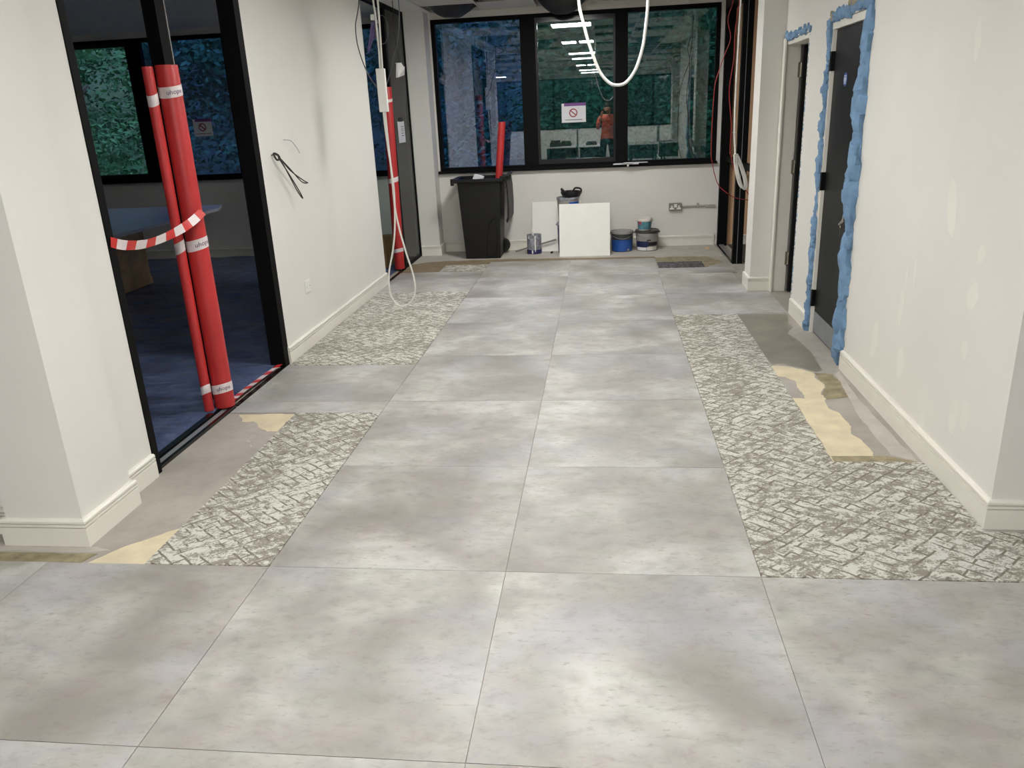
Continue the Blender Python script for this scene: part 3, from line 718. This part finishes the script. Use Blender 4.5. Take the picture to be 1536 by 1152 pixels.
# ------------------------------------------------------------------ wheelie bin
bn = empty('wheelie_bin', (-1.40, 9.3, -.003), 'black wheelie bin with lid hanging open and a red roll inside', 'bin')
def taper(x0, x1, y0, y1, X0_, X1_, Y0_, Y1_, z0, z1, th, mb):
    o = [[(x0, y0), (x1, y0), (x1, y1), (x0, y1)], [(X0_, Y0_), (X1_, Y0_), (X1_, Y1_), (X0_, Y1_)]]
    i = len(mb.v)
    for ring, z, d in ((o[0], z0, 0), (o[1], z1, 0), (o[1], z1, th), (o[0], z0+th, th)):
        for k, (a, b) in enumerate(ring): mb.v.append((a+(d if k in (0, 3) else -d), b+(d if k in (0, 1) else -d), z))
    for r in range(3):
        for k in range(4): mb.f.append((i+r*4+k, i+r*4+(k+1) % 4, i+(r+1)*4+(k+1) % 4, i+(r+1)*4+k))
    mb.f += [(i+3, i+2, i+1, i), (i+12, i+13, i+14, i+15)]
    return mb
body = taper(-1.605, -1.20, 9.09, 9.43, -1.655, -1.165, 9.07, 9.55, -.003, .87, .008, MB())
body.build('body', 'bin_plastic', bn, bevel=.008)
rib = MB().prism([(-1.36, .02), (-1.25, .02), (-1.215, .30), (-1.24, .48), (-1.33, .36)], lambda a, b: (a, 9.075-b*.015, b), lambda a, b: (a, 9.10, b)); rib.build('side_rib', 'bin_plastic', bn, bevel=.006)
rim = MB()
for a in ((-1.715, -1.125, 9.035, 9.075), (-1.715, -1.125, 9.54, 9.58), (-1.715, -1.655, 9.075, 9.54), (-1.165, -1.125, 9.075, 9.54)): rim.box(*a, .865, .905)
rim.build('rim', 'bin_plastic', bn, bevel=.008)
B('corner_lug', 'bin_plastic', -1.725, -1.69, 9.03, 9.08, .84, .915, bn, bevel=.006); B('corner_lug', 'bin_plastic', -1.16, -1.12, 9.03, 9.08, .87, .93, bn, bevel=.006)
MB().tube([(-1.13, 9.06, .915), (-1.085, 9.06, .93), (-1.085, 9.55, .93), (-1.13, 9.55, .915)], .014, 10, raw=True).build('handle', 'bin_plastic', bn)
lid = MB()
prof = [(-1.115, .925), (-1.088, .90), (-1.075, .80), (-1.07, .60), (-1.078, .45), (-1.10, .40), (-1.11, .43), (-1.095, .47), (-1.088, .60), (-1.092, .78), (-1.105, .875), (-1.12, .90)]
lid.prism(prof, lambda a, b: (a, 9.05, b), lambda a, b: (a, 9.56, b)); lid.build('lid', 'bin_plastic', bn, smooth=True)
for y in (9.435, 9.49):
    wv = MB().tube([(-1.215, y, .085), (-1.215, y+.045, .085)], .085, 22, raw=True); wo = wv.build('wheel', 'rubber', bn)
    MB().tube([(-1.215, y-.004, .085), (-1.215, y, .085)], .055, 18, raw=True).build('wheel_hub', 'bin_plastic', wo)
MB().cyl((-1.215, 9.46, .085), (-1.215, 9.53, .085), .011, 10).build('axle', 'steel', bn)
pp = MB(); pp.prism([(-1.50, .87), (-1.40, .87), (-1.375, .915), (-1.43, .935), (-1.47, .945)], lambda a, b: (a, 9.17, b), lambda a, b: (a+.02, 9.20, b+.005)); pp.slab([(-1.49, 9.15), (-1.33, 9.16), (-1.34, 9.30), (-1.50, 9.27)], .872, .878)
pp.build('waste_paper', 'paper', label='crumpled white paper scrap sticking out of the wheelie bin', cat='paper')

# ------------------------------------------------------------------ boards, tins, buckets
def leanboard(x0, x1, yb, yt, h, th, label):
    mb = MB(); i = 0
    mb.v = [(x0, yb, -.004), (x1, yb, -.004), (x1, yt, h), (x0, yt, h), (x0, yb+th, -.004), (x1, yb+th, -.004), (x1, yt+th, h), (x0, yt+th, h)]
    mb.f = [(0, 1, 2, 3), (7, 6, 5, 4), (0, 4, 5, 1), (1, 5, 6, 2), (2, 6, 7, 3), (3, 7, 4, 0)]
    mb.build('white_board', 'white_card', label=label, cat='board', group='white boards leaning at the back wall')
leanboard(-.512, .067, 9.085, 9.225, .575, .012, 'white square board propped in front of the stacked paint buckets')
leanboard(-.857, -.27, 9.49, 9.63, .565, .012, 'white square board leaning on the wall behind the silver paint tin')
tn = empty('paint_tin', (-.825, 9.36, -.004), 'silver paint tin with white drips and a navy base band', 'paint tin')
MB().lathe([(.083, 0), (.085, .004), (.085, .215), (.088, .218), (.088, .225), (.075, .225), (.075, .20)], (-.825, 9.36, -.004), 28).build('can', 'tin_silver', tn)
MB().lathe([(.0855, .005), (.0862, .006), (.0862, .052), (.0855, .053)], (-.825, 9.36, -.004), 28, cap=False).build('base_band', 'tin_navy', tn)
dr = MB()
for an, top, ln, wd in ((-1.35, .222, .19, .007), (-2.3, .22, .04, .012), (-1.75, .05, .04, .008)):
    i = len(dr.v)
    for z in (top, top-ln*.7, top-ln):
        wv = wd*(1 if z > top-ln else .5)
        for s_ in (-1, 1):
            a = an+s_*wv/.087; dr.v.append((-.825+.0875*math.cos(a), 9.36+.0875*math.sin(a), z-.004))
    dr.f += [(i, i+1, i+3, i+2), (i+2, i+3, i+5, i+4)]
dr.build('paint_drip', 'paint_white', tn)
bh = empty('paint_brush', (-.83, 9.34, .02), 'white handled paint brush standing in the silver tin', 'brush')
MB().tube([(-.815, 9.355, .10), (-.832, 9.345, .20), (-.850, 9.335, .285)], .011, 8, radii=None).build('handle', 'paint_white', bh); B('bristles', 'rubber', -.84, -.79, 9.345, 9.365, .02, .10, bh)
def pail(name, x, y, z, r0, r1, h, mat, lidmat, label, band=None, rimh=.02, handle=True, hup=True, hmat='cable_white', lidr=1.04):
    o = empty(name, (x, y, z), label, 'bucket', 'paint buckets at the back wall')
    MB().lathe([(r0*.96, 0), (r0, .006), (r1, h-rimh), (r1*.98, h-rimh*.5)], (x, y, z), 30).build('body', mat, o)
    MB().lathe([(r1*.99, h-rimh*1.6), (r1*lidr, h-rimh*1.4), (r1*(lidr+.01), h-rimh*.5), (r1*lidr, h), (r1*.93, h), (r1*.91, h-.006), (0.001, h-.006)], (x, y, z), 30, cap=False).build('lid', lidmat, o)
    for k, (z0, z1, m, a0, a1) in enumerate(band or ()):
        n = 14; b = MB()
        for j in range(n+1):
            a = a0+(a1-a0)*j/n
            for zz in (z0, z1):
                rr_ = r0+(r1-r0)*zz/(h-rimh)+.0015; b.v.append((x+rr_*math.cos(a), y+rr_*math.sin(a), z+zz))
        b.f = [(2*j, 2*j+2, 2*j+3, 2*j+1) for j in range(n)]; b.smooth = True; b.build('label_print', m, o)
    if handle:
        rr_ = r1*1.06; hz = z+h-rimh*1.3
        pts = [(x-rr_, y, hz), (x-rr_*.75, y-.01, hz+rr_*.65), (x, y-.015, hz+rr_*1.0), (x+rr_*.75, y-.01, hz+rr_*.65), (x+rr_, y, hz)] if hup else [(x-rr_, y, hz), (x-rr_*.7, y-rr_*.75, hz-.03), (x, y-rr_*1.06, hz-.055), (x+rr_*.7, y-rr_*.75, hz-.03), (x+rr_, y, hz)]
        MB().tube(pts, .0028, 6).build('handle', hmat, o)
        for q in (-1, 1): MB().ball((x+q*rr_, y, hz), .012, nu=8, nv=6).build('handle_lug', lidmat, o)
    return o
P2 = math.pi/2
pail('paint_bucket', .21, 9.40, -.004, .118, .128, .235, 'bucket_dark', 'bucket_grey', 'blue labelled bucket with grey lid standing beside the propped white board', [(.01, .14, 'bucket_blue', -P2-1.3, -P2+1.3), (.01, .035, 'bucket_grey', -P2+.5, -P2+.75)], hup=False, hmat='steel')
pail('paint_bucket', .50, 9.42, -.004, .122, .132, .235, 'bucket_grey', 'bucket_dark', 'grey bucket with dark lid and navy label under the small white tub', [(.045, .115, 'label_navy', -P2-1.2, -P2+.1), (.06, .105, 'rubber', -P2+.1, -P2+1.1), (.01, .045, 'paper', -P2-1.1, -P2-.1), (.01, .05, 'bucket_white', -P2-.05, -P2+1.0), (.12, .135, 'bucket_dark', -P2-.05, -P2+.3)], hup=False, hmat='steel')
pail('paint_tub', .47, 9.40, .232, .072, .085, .135, 'bucket_white', 'bucket_white', 'small white tub with teal label on top of the grey bucket', [(.012, .10, 'label_teal', -P2-1.4, -P2+1.4), (.07, .105, 'label_red', -P2-1.0, -P2-.5)], hup=True)
pail('paint_bucket', -.415, 9.355, -.004, .122, .13, .36, 'tin_navy', 'tin_silver', 'tall navy paint bucket hidden behind the propped white board', [(.06, .30, 'tin_silver', -P2-.5, -P2+1.2)], handle=True, hup=False, hmat='steel')
pail('paint_bucket', -.415, 9.375, .357, .114, .128, .285, 'bucket_grey', 'tin_silver', 'grey and blue bucket on top of the navy bucket behind the board', [(.14, .235, 'label_cobalt', -P2+.15, -P2+1.3)], handle=False)
bl = empty('bucket_lid_pile', (-.385, 9.42, .62), 'upturned black bucket lid and strap lying on top of the bucket stack', 'lid')
MB().lathe([(.10, 0), (.108, .015), (.122, .04), (.124, .055), (.105, .064), (.09, .04), (.08, .03)], (-.375, 9.38, .643), 26).build('lid', 'lid_black', bl)
MB().tube([(-.30, 9.36, .66), (-.262, 9.35, .70), (-.27, 9.37, .73), (-.33, 9.40, .735), (-.36, 9.41, .69)], .011, 8).build('strap', 'lid_black', bl)
MB().prism([(-.50, .735), (-.485, .742), (-.40, .66), (-.39, .64), (-.46, .64), (-.49, .69)], lambda a, b: (a, 9.37, b), lambda a, b: (a, 9.44, b)).build('lid_tab', 'lid_black', bl, bevel=.006)
MB().cyl((-1.065, 9.468, .007), (-.572, 9.475, .135), .010, 10).build('extension_pole', 'socket_grey', label='grey pole sloping from the floor up behind the silver paint tin', cat='pole', smooth=True)
MB().box(-.635, -.605, 9.335, 9.36, -.0045, .010).box(-.625, -.60, 9.345, 9.355, .010, .016).build('debris_chip', 'rubber', label='small dark chip of debris on the screed by the propped board', cat='debris')
MB().box(1.165, 1.215, 9.33, 9.36, -.0045, .016).build('debris_block', 'plywood', label='small brown wooden block on the screed near the right black frame', cat='debris', bevel=.002)

# ------------------------------------------------------------------ wall fittings
sk = empty('wall_socket', (.838, 9.64, .415), 'grey metal double socket with white inserts on the back wall', 'socket')
B('back_box', 'socket_grey', .764, .912, 9.615, 9.66, .415, .50, sk, bevel=.006)
for x in (.797, .879): MB().box(x-.024, x+.024, 9.611, 9.616, .428, .447).box(x-.008, x+.008, 9.611, 9.616, .447, .472).build('socket_insert', 'pvc_white', sk)
B('switch_rocker', 'pvc_white', .822, .856, 9.608, 9.616, .452, .49, sk, bevel=.002)
cdt = empty('conduit', (1.1, 9.64, .45), 'grey surface conduit running from the socket to the black frame', 'conduit')
MB().cyl((.912, 9.645, .455), (1.30, 9.645, .460), .011, 12).build('pipe', 'conduit', cdt); MB().box(1.088, 1.112, 9.628, 9.66, .438, .492).build('saddle_clip', 'conduit', cdt, bevel=.003)
MB().box(1.19, 1.30, 9.634, 9.66, .436, .468).build('trunking_cover', 'conduit', cdt, bevel=.002)
pt = empty('sill_papers', (.31, 9.62, .965), 'white paper sheets lying over the edge of the black window sill', 'paper')
MB().slab([(.11, 9.58), (.40, 9.55), (.41, 9.66), (.13, 9.655)], .966, .978).build('sheet', 'paper', pt)
MB().slab([(.22, 9.53), (.51, 9.57), (.50, 9.65), (.24, 9.65)], .979, .985).build('sheet', 'paper', pt); MB().box(.27, .29, 9.545, 9.60, .945, .966).build('clip', 'pvc_white', pt)
wp = empty('blank_plate', (-2.2, 5.6, .40), 'white blank wall plate low on the left corridor wall', 'wall plate')
B('plate', 'pvc_white', -2.21, -2.199, 5.555, 5.645, .395, .485, wp, bevel=.003); MB().cyl((-2.199, 5.568, .44), (-2.1975, 5.568, .44), .004, 8).build('screw', 'steel', wp); MB().cyl((-2.199, 5.632, .44), (-2.1975, 5.632, .44), .004, 8).build('screw', 'steel', wp)
wc = empty('wire_coil', (-2.2, 5.3, 1.39), 'loops of thin black wire hanging out of the left corridor wall', 'wire')
MB().tube([(-2.212, 5.275, 1.40), (-2.17, 5.285, 1.395), (-2.15, 5.42, 1.29), (-2.13, 5.60, 1.205), (-2.125, 5.66, 1.185), (-2.135, 5.57, 1.20), (-2.15, 5.42, 1.30), (-2.165, 5.30, 1.38), (-2.15, 5.32, 1.33), (-2.13, 5.45, 1.15), (-2.12, 5.51, 1.09), (-2.13, 5.49, 1.14), (-2.15, 5.40, 1.26), (-2.17, 5.29, 1.385)], .0042, 6).build('loop', 'wire_black', wc)
MB().tube([(-2.19, 5.27, 1.41), (-2.17, 5.29, 1.40), (-2.165, 5.30, 1.375), (-2.18, 5.285, 1.37)], .007, 6, closed=True).build('twist', 'wire_black', wc)
MB().tube([(-2.211, 5.52, 1.489), (-2.19, 5.53, 1.488), (-2.18, 5.59, 1.477), (-2.175, 5.661, 1.429), (-2.18, 5.72, 1.390)], .0025, 6).build('wire_stub', 'steel', label='short thin wire stub poking out above the black wire loops', cat='wire')

# ------------------------------------------------------------------ hanging cables
hc = empty('hanging_cable', (-1.75, 6.6, .037), 'white cable hanging from the ceiling in a long loop to the floor', 'cable')
MB().tube([(-1.775, 6.6, 2.70), (-1.769, 6.6, 2.471), (-1.762, 6.6, 2.332), (-1.760, 6.6, 2.097), (-1.764, 6.6, 1.982), (-1.769, 6.6, 1.648), (-1.76, 6.595, 1.405), (-1.746, 6.59, 1.219), (-1.738, 6.585, 1.003), (-1.759, 6.585, .727), (-1.795, 6.585, .53), (-1.85, 6.59, .329), (-1.855, 6.59, .153), (-1.805, 6.595, .056), (-1.747, 6.60, .037), (-1.684, 6.605, .072), (-1.641, 6.61, .148), (-1.64, 6.61, .295), (-1.687, 6.61, .499), (-1.727, 6.61, .698), (-1.749, 6.605, .894), (-1.75, 6.605, 1.112), (-1.753, 6.605, 1.352), (-1.755, 6.6, 1.638), (-1.746, 6.6, 1.981), (-1.736, 6.6, 2.284), (-1.733, 6.6, 2.469), (-1.73, 6.6, 2.70)], .0075, 8).build('cable', 'cable_white', hc)
MB().box(-1.797, -1.728, 6.58, 6.625, 1.648, 1.975).build('trunking_piece', 'pvc_white', hc, bevel=.004)
MB().box(-1.80, -1.77, 6.588, 6.612, 2.33, 2.37).build('cable_clip', 'pvc_white', hc, bevel=.003)
wl2 = MB().tube([(-1.90, 6.7, 2.70), (-1.911, 6.7, 2.491), (-1.932, 6.7, 2.399), (-1.959, 6.7, 2.305), (-1.958, 6.7, 2.171), (-1.921, 6.7, 2.014), (-1.869, 6.7, 1.893), (-1.81, 6.7, 1.826), (-1.753, 6.7, 1.858), (-1.698, 6.7, 1.973), (-1.666, 6.7, 2.079), (-1.623, 6.7, 2.192), (-1.595, 6.7, 2.38), (-1.592, 6.7, 2.473), (-1.59, 6.7, 2.70)], .0045, 7)
wl2.build('data_cable', 'cable_dark', label='thin grey cable hanging in a wide loop around the white hanging cable', cat='cable')
MB().tube([(-1.71, 6.64, 2.36), (-1.68, 6.645, 2.293), (-1.685, 6.65, 2.227), (-1.72, 6.65, 2.163), (-1.763, 6.65, 2.174), (-1.79, 6.65, 2.25), (-1.76, 6.645, 2.345)], .0035, 6, closed=True).build('cable_ring', 'cable_dark', hc)
fm = MB(); A = [(-1.779, 2.328), (-1.815, 2.315), (-1.849, 2.218), (-1.877, 2.11), (-1.861, 2.109), (-1.814, 2.198), (-1.786, 2.215)]
fm.prism(A, lambda a, b: (a, 6.665+.02*math.sin(b*40), b), lambda a, b: (a, 6.672+.02*math.sin(b*40), b)); fm.build('film_scrap', 'purple_film', label='purple plastic film scrap caught on the hanging white cable', cat='film')
cr_ = empty('ceiling_fitting', (-2.0, 8.7, 2.0), 'crumpled white fitting dangling on a thin wire before the glass partition', 'fitting')
fm = MB(); A = [(8.40, 2.12), (8.52, 2.13), (8.56, 2.08), (8.66, 2.10), (8.74, 2.02), (8.44, 1.985)]
fm.prism(A, lambda a, b: (-2.09+.03*math.sin(a*22), a, b), lambda a, b: (-2.05+.03*math.sin(a*22+1), a, b)); fm.build('casing', 'pvc_white', cr_)
MB().tube([(-2.07, 8.45, 2.70), (-2.07, 8.42, 2.40), (-2.07, 8.47, 2.22), (-2.07, 8.55, 2.09)], .004, 6).build('wire', 'wire_black', cr_)
nt = empty('glass_notice', (-2.2, 8.9, 1.335), 'white paper notice taped to the glass partition', 'sign')
MB().prism([(8.80, 1.335), (9.10, 1.335), (9.085, 1.56), (8.79, 1.56)], lambda a, b: (-2.2128, a, b), lambda a, b: (-2.2138, a, b)).build('sheet', 'paper', nt)
B('tape_strip', 'rubber', -2.2136, -2.2122, 8.84, 9.02, 1.555, 1.60, nt)
tl = MB()
for z in (1.50, 1.475, 1.455, 1.43, 1.405): tl.box(-2.2128, -2.2122, 8.93, 9.05, z, z+.008)
tl.build('text_line', 'print_grey', nt)
MB().tube([(-.12, 4.74, 2.70), (-.127, 4.74, 2.40), (-.128, 4.74, 2.16), (-.104, 4.74, 2.042), (-.067, 4.74, 1.914), (-.017, 4.74, 1.791), (.035, 4.74, 1.731), (.082, 4.74, 1.717), (.13, 4.74, 1.731), (.181, 4.74, 1.797), (.218, 4.74, 1.907), (.234, 4.74, 2.023), (.244, 4.74, 2.138), (.25, 4.74, 2.40), (.25, 4.74, 2.70)], .0085, 8).build('ceiling_cable', 'cable_white', label='white cable looping down from the ceiling in front of the middle window pane', cat='cable')
MB().tube([(1.17, 7.9, 2.70), (1.154, 7.9, 2.453), (1.115, 7.9, 2.297), (1.145, 7.9, 2.145), (1.099, 7.9, 2.006), (1.058, 7.9, 1.887), (1.018, 7.9, 1.699), (1.008, 7.9, 1.178), (1.026, 7.9, 1.057), (1.051, 7.9, .947), (1.103, 7.9, .836), (1.239, 7.9, .735), (1.40, 8.0, .69)], .004, 6).build('alarm_cable', 'cable_red', label='thin red cable sagging into the black framed opening across the white wall end', cat='cable')
MB().tube([(1.20, 7.75, 2.70), (1.183, 7.75, 2.403), (1.16, 7.75, 2.175), (1.159, 7.75, 1.962), (1.131, 7.75, 1.691), (1.161, 7.75, 1.41), (1.16, 7.75, 1.18), (1.168, 7.75, 1.14), (1.218, 7.75, .979), (1.36, 7.75, .753)], .0045, 6).build('alarm_cable', 'cable_red', label='red cable hanging straight down beside the white cable with the coil', cat='cable')
wcl = empty('coiled_cable', (1.2, 7.7, .83), 'white cable hanging from the ceiling with its end tied in a coil', 'cable')
MB().tube([(1.195, 7.7, 2.70), (1.19, 7.7, 2.427), (1.186, 7.7, 2.169), (1.181, 7.7, 1.688), (1.185, 7.7, 1.354), (1.202, 7.7, 1.154), (1.21, 7.7, 1.08)], .0085, 8).build('cable', 'cable_white', wcl)
for k in range(4):
    d = (k-1.5)*.008
    MB().tube([(1.203+d, 7.69+d, 1.141), (1.216+d, 7.68, 1.009), (1.258+d, 7.69, .875), (1.293+d*.5, 7.70, .831-d*.5), (1.312+d, 7.71, .86), (1.292+d, 7.715, .954), (1.243+d, 7.71, 1.075)], .0075, 7, closed=True).build('coil_turn', 'cable_white', wcl)
MB().tube([(1.165, 7.69, 1.335), (1.185, 7.68, 1.335), (1.20, 7.70, 1.335), (1.18, 7.715, 1.335)], .003, 6, closed=True).build('cable_tie', 'pvc_white', wcl)

# ------------------------------------------------------------------ open office behind the camera (seen in the window)
def desk(x0, x1, y0, y1, label):
    o = empty('office_desk', ((x0+x1)/2, (y0+y1)/2, 0), label, 'desk', 'white desks of the open office')
    B('desktop', 'desk_white', x0, x1, y0, y1, .70, .725, o, bevel=.003)
    for x in (x0+.05, x1-.09):
        for y in (y0+.05, y1-.09): B('leg', 'rubber', x, x+.04, y, y+.04, 0, .70, o)
    B('modesty_panel', 'screen_grey', x0, x1, y0+.0, y0+.02, .30, .70, o)
    return o
desk(-1.45, -.68, -2.2, -.95, 'white desk with grey screen and cartons beside the photographer'); desk(-.62, .02, -2.2, -.95, 'white desk with a dark tray beside the photographer')
desk(.62, 1.35, -2.3, -1.0, 'white desk next to the tall grey screen across the aisle'); desk(1.45, 2.3, -2.6, -1.4, 'white desk at the end of the row across the aisle')
for x, y0, y1, lb in ((-.66, -2.2, -1.5, 'grey desk divider screen between the paired desks'), (1.385, -2.3, -1.6, 'grey desk divider screen across the aisle')):
    o = empty('desk_screen', (x, (y0+y1)/2, .72), lb, 'screen'); B('panel', 'screen_grey', x-.012, x+.012, y0, y1, .73, 1.10, o, bevel=.004); B('foot', 'steel', x-.02, x+.02, y0+.1, y0+.16, .4, .73, o)
for x, y, s, lb in ((-1.2, -1.4, .15, 'stack of cartons on the white desk'), (-.95, -1.6, .12, 'low carton pile at the desk divider'), (-.3, -1.5, .09, 'dark green tray on the white desk')):
    MB().box(x-.14, x+.14, y-.1, y+.1, .726, .726+s*.6).box(x-.11, x+.12, y-.08, y+.09, .726+s*.6, .726+s).build('desk_carton', 'bucket_dark', label=lb, cat='carton', bevel=.004)

# person taking the picture (seen only as a reflection)
def person(px, py):
    V = []; E = []; RAD = []
    def add(p, r, par=None):
        V.append(p); RAD.append(r); i = len(V)-1
        if par is not None: E.append((par, i))
        return i
    pel = add((px, py, .92), .155)
    ab = add((px, py-.005, 1.05), .145, pel); ch = add((px, py, 1.25), .165, ab); nk0 = add((px, py-.01, 1.40), .10, ch); nk = add((px, py, 1.455), .055, nk0); hd = add((px, py+.02, 1.52), .075, nk); hd2 = add((px, py+.025, 1.60), .085, hd); hd3 = add((px, py+.01, 1.665), .055, hd2)
    for s in (-1, 1):
        hp = add((px+s*.095, py, .85), .105, pel); kn = add((px+s*.11, py+.015, .48), .065, hp); an = add((px+s*.115, py-.01, .09), .045, kn); add((px+s*.12, py+.03, .045), .042, an); 
        toe = add((px+s*.13, py+.14, .04), .036, len(V)-1)
        sh = add((px+s*.185, py-.005, 1.36), .07, nk0); el = add((px+s*.235, py+.10, 1.13), .05, sh); wr_ = add((px+s*.105-(.05 if s > 0 else .04), py+.275, 1.40), .032, el)
        hx = px+s*.075-.05; pm_ = add((hx+s*.01, py+.30, 1.47), .034, wr_)
        for f, (dz, ln) in enumerate(((.045, .05), (.028, .06), (.010, .058), (-.008, .045))):
            k1 = add((hx+s*.012, py+.325, 1.47+dz), .0095, pm_); k2 = add((hx-s*.008, py+.345, 1.475+dz), .0085, k1); add((hx-s*(ln-.015), py+.350, 1.477+dz), .0075, k2)
        t1 = add((hx-s*.012, py+.305, 1.485), .011, pm_); add((hx-s*.03, py+.318, 1.51), .009, t1)
    me = bpy.data.meshes.new('sk'); me.from_pydata(V, E, []); ob_ = bpy.data.objects.new('sk', me); col.objects.link(ob_)
    md = ob_.modifiers.new('s', 'SKIN'); sv = me.skin_vertices[0].data
    for i, r in enumerate(RAD): sv[i].radius = (r, r*(.72 if r > .13 else 1)); sv[i].use_root = (i == 0)
    sb = ob_.modifiers.new('d', 'SUBSURF'); sb.levels = 1; sb.render_levels = 1
    dg = bpy.context.evaluated_depsgraph_get(); m2 = bpy.data.meshes.new_from_object(ob_.evaluated_get(dg)); bpy.data.objects.remove(ob_)
    root = empty('person', (px, py, 0), 'person in an orange jacket and dark trousers holding up a phone', 'person')
    for mt in ('hi_vis', 'trousers', 'skin', 'rubber'): m2.materials.append(MATS[mt])
    for p in m2.polygons:
        c = p.center; p.use_smooth = True
        if c.z < .09: p.material_index = 3
        elif c.z < .90: p.material_index = 1
        elif c.z > 1.44 and (c.y > py+.27 or abs(c.x-px) < .12) : p.material_index = 2
        else: p.material_index = 0
    for v in m2.vertices: v.co -= Vector((px, py, 0))
    m2.name = 'body'; bo = bpy.data.objects.new('body', m2); col.objects.link(bo); bo.parent = root
    hr = MB().ball((px, py-.01, 1.635), .098, (.92, 1.05, .85), 16, 10); hr.build('hair', 'hair', root)
    MB().ball((px, py+.118, 1.575), .014, (.8, 1.2, 1.4)).build('nose', 'skin', root)
    for s in (-1, 1):
        MB().ball((px+s*.032, py+.104, 1.60), .012, (1.2, .6, .8)).build('eye', 'paper', root); MB().ball((px+s*.088, py+.02, 1.585), .022, (.4, .8, 1.3)).build('ear', 'skin', root)
    MB().box(px-.025, px+.025, py+.098, py+.106, 1.538, 1.546).build('mouth', 'label_red', root)
    MB().box(px-.115, px+.02, py+.345, py+.353, 1.455, 1.53).build('phone', 'lid_black', label='black phone held up in both hands by the person', cat='phone', bevel=.003)
person(.10, -.50)

# ------------------------------------------------------------------ outside
g = MB().box(-40, 40, -50, 60, -3.6, -3.5).build('ground', 'earth', kind='structure', label='dark grass ground outside the building')
for sy_, nm in ((1, 'hill_front'), (-1, 'hill_back')):
    mb = MB(); nx, ny = 30, 10
    for j in range(ny+1):
        for i in range(nx+1):
            x = -45+90*i/nx; t = j/ny; y = sy_*(24.5+26*t); mb.v.append((x, y, -3.6+17*t**.7+1.2*noise.noise(Vector((x*.15, y*.15, 0)))))
    for j in range(ny):
        for i in range(nx): a = j*(nx+1)+i; mb.f.append((a, a+1, a+nx+2, a+nx+1))
    mb.build(nm, 'earth', kind='structure', smooth=True, label='dark wooded slope rising outside the windows')
def tree(seed, h, rx, n=2600):
    rg = random.Random(seed); o = empty('tree', (0, 0, -3.5), 'x', 'tree', 'trees outside the windows')
    MB().tube([(0, 0, -3.5), (.1, .05, -3.5+h*.35), (-.05, .1, -3.5+h*.7), (0, 0, -3.5+h*.92)], .2, 8, radii=[.22*(1-k/20) for k in range(19)]).build('trunk', 'bark', o)
    for k in range(5):
        a = rg.random()*6.28; z = -3.5+h*(.3+.1*k); MB().tube([(0, 0, z), (math.cos(a)*rx*.4, math.sin(a)*rx*.4, z+.5), (math.cos(a)*rx*.75, math.sin(a)*rx*.75, z+.8)], .05, 6).build('branch', 'bark', o)
    f = MB(); cl = [(Vector((rg.gauss(0, .5)*rx, rg.gauss(0, .5)*rx, -3.5+h*(.22+.75*rg.random()))), .35+.55*rg.random()) for _ in range(46)]
    for k in range(n):
        c, r = cl[rg.randrange(len(cl))]
        d = Vector((rg.gauss(0, 1), rg.gauss(0, 1), rg.gauss(0, 1))).normalized(); p = c+d*r*(.6+.5*rg.random())
        u = Vector((rg.gauss(0, 1), rg.gauss(0, 1), rg.gauss(0, .6))).normalized(); v = u.cross(d+Vector((0, 0, .3))).normalized(); s = .04+.04*rg.random(); i = len(f.v)
        f.v += [tuple(p-u*s), tuple(p+v*s*.45), tuple(p+u*s*1.1), tuple(p-v*s*.45)]; f.f.append((i, i+1, i+2, i+3))
    fo = f.build('foliage', 'leaf', o, kind='stuff'); return o
t1 = tree(1, 8.5, 1.7, 16000)
for k, (x, y, lb) in enumerate(((-9.6, 13.6, 'leafy green tree outside the clear pane of the dark side room window'), (-2.9, 13.6, 'leafy green tree outside the blue panes of the window wall'), (2.6, 13.6, 'leafy green tree outside the right pane of the wide window'), (-4.2, -13.2, 'leafy dark tree outside the office windows behind the desks'), (3.4, -13.2, 'leafy dark tree outside the office windows behind the white pier'))):
    if k == 0: o = t1; o.location = (x, y, -3.5); o['label'] = lb
    else: o = copy_tree(t1, (x, y, -3.5), 'trees outside the windows', lb)
    o.rotation_euler.z = k*1.7
def belt(y0, x0, x1, n, seed, label):
    rg = random.Random(seed); f = MB(); L = x1-x0
    cl = [(Vector((x0+L*rg.random(), y0+3.2*rg.random(), -3.2+10.5*rg.random())), .5+.8*rg.random()) for _ in range(int(L*13))]
    for k in range(n):
        c, r = cl[rg.randrange(len(cl))]; d = Vector((rg.gauss(0, 1), rg.gauss(0, 1), rg.gauss(0, 1))).normalized(); p = c+d*r*(.5+.6*rg.random())
        u = Vector((rg.gauss(0, 1), rg.gauss(0, 1), rg.gauss(0, .6))).normalized(); v = u.cross(d+Vector((0, 0, .3))).normalized(); q = .05+.06*rg.random(); i = len(f.v)
        f.v += [tuple(p-u*q), tuple(p+v*q*.5), tuple(p+u*q*1.1), tuple(p-v*q*.5)]; f.f.append((i, i+1, i+2, i+3))
    f.build('tree_belt', 'leaf', kind='stuff', label=label, cat='foliage')
belt(18.6, -21, 11, 150000, 5, 'dense belt of dark green foliage beyond the window wall'); belt(-21.5, -12, 12, 60000, 6, 'dense belt of dark foliage outside the office windows')
for o in bpy.data.objects:
    if '_w' in o: del o['_w']
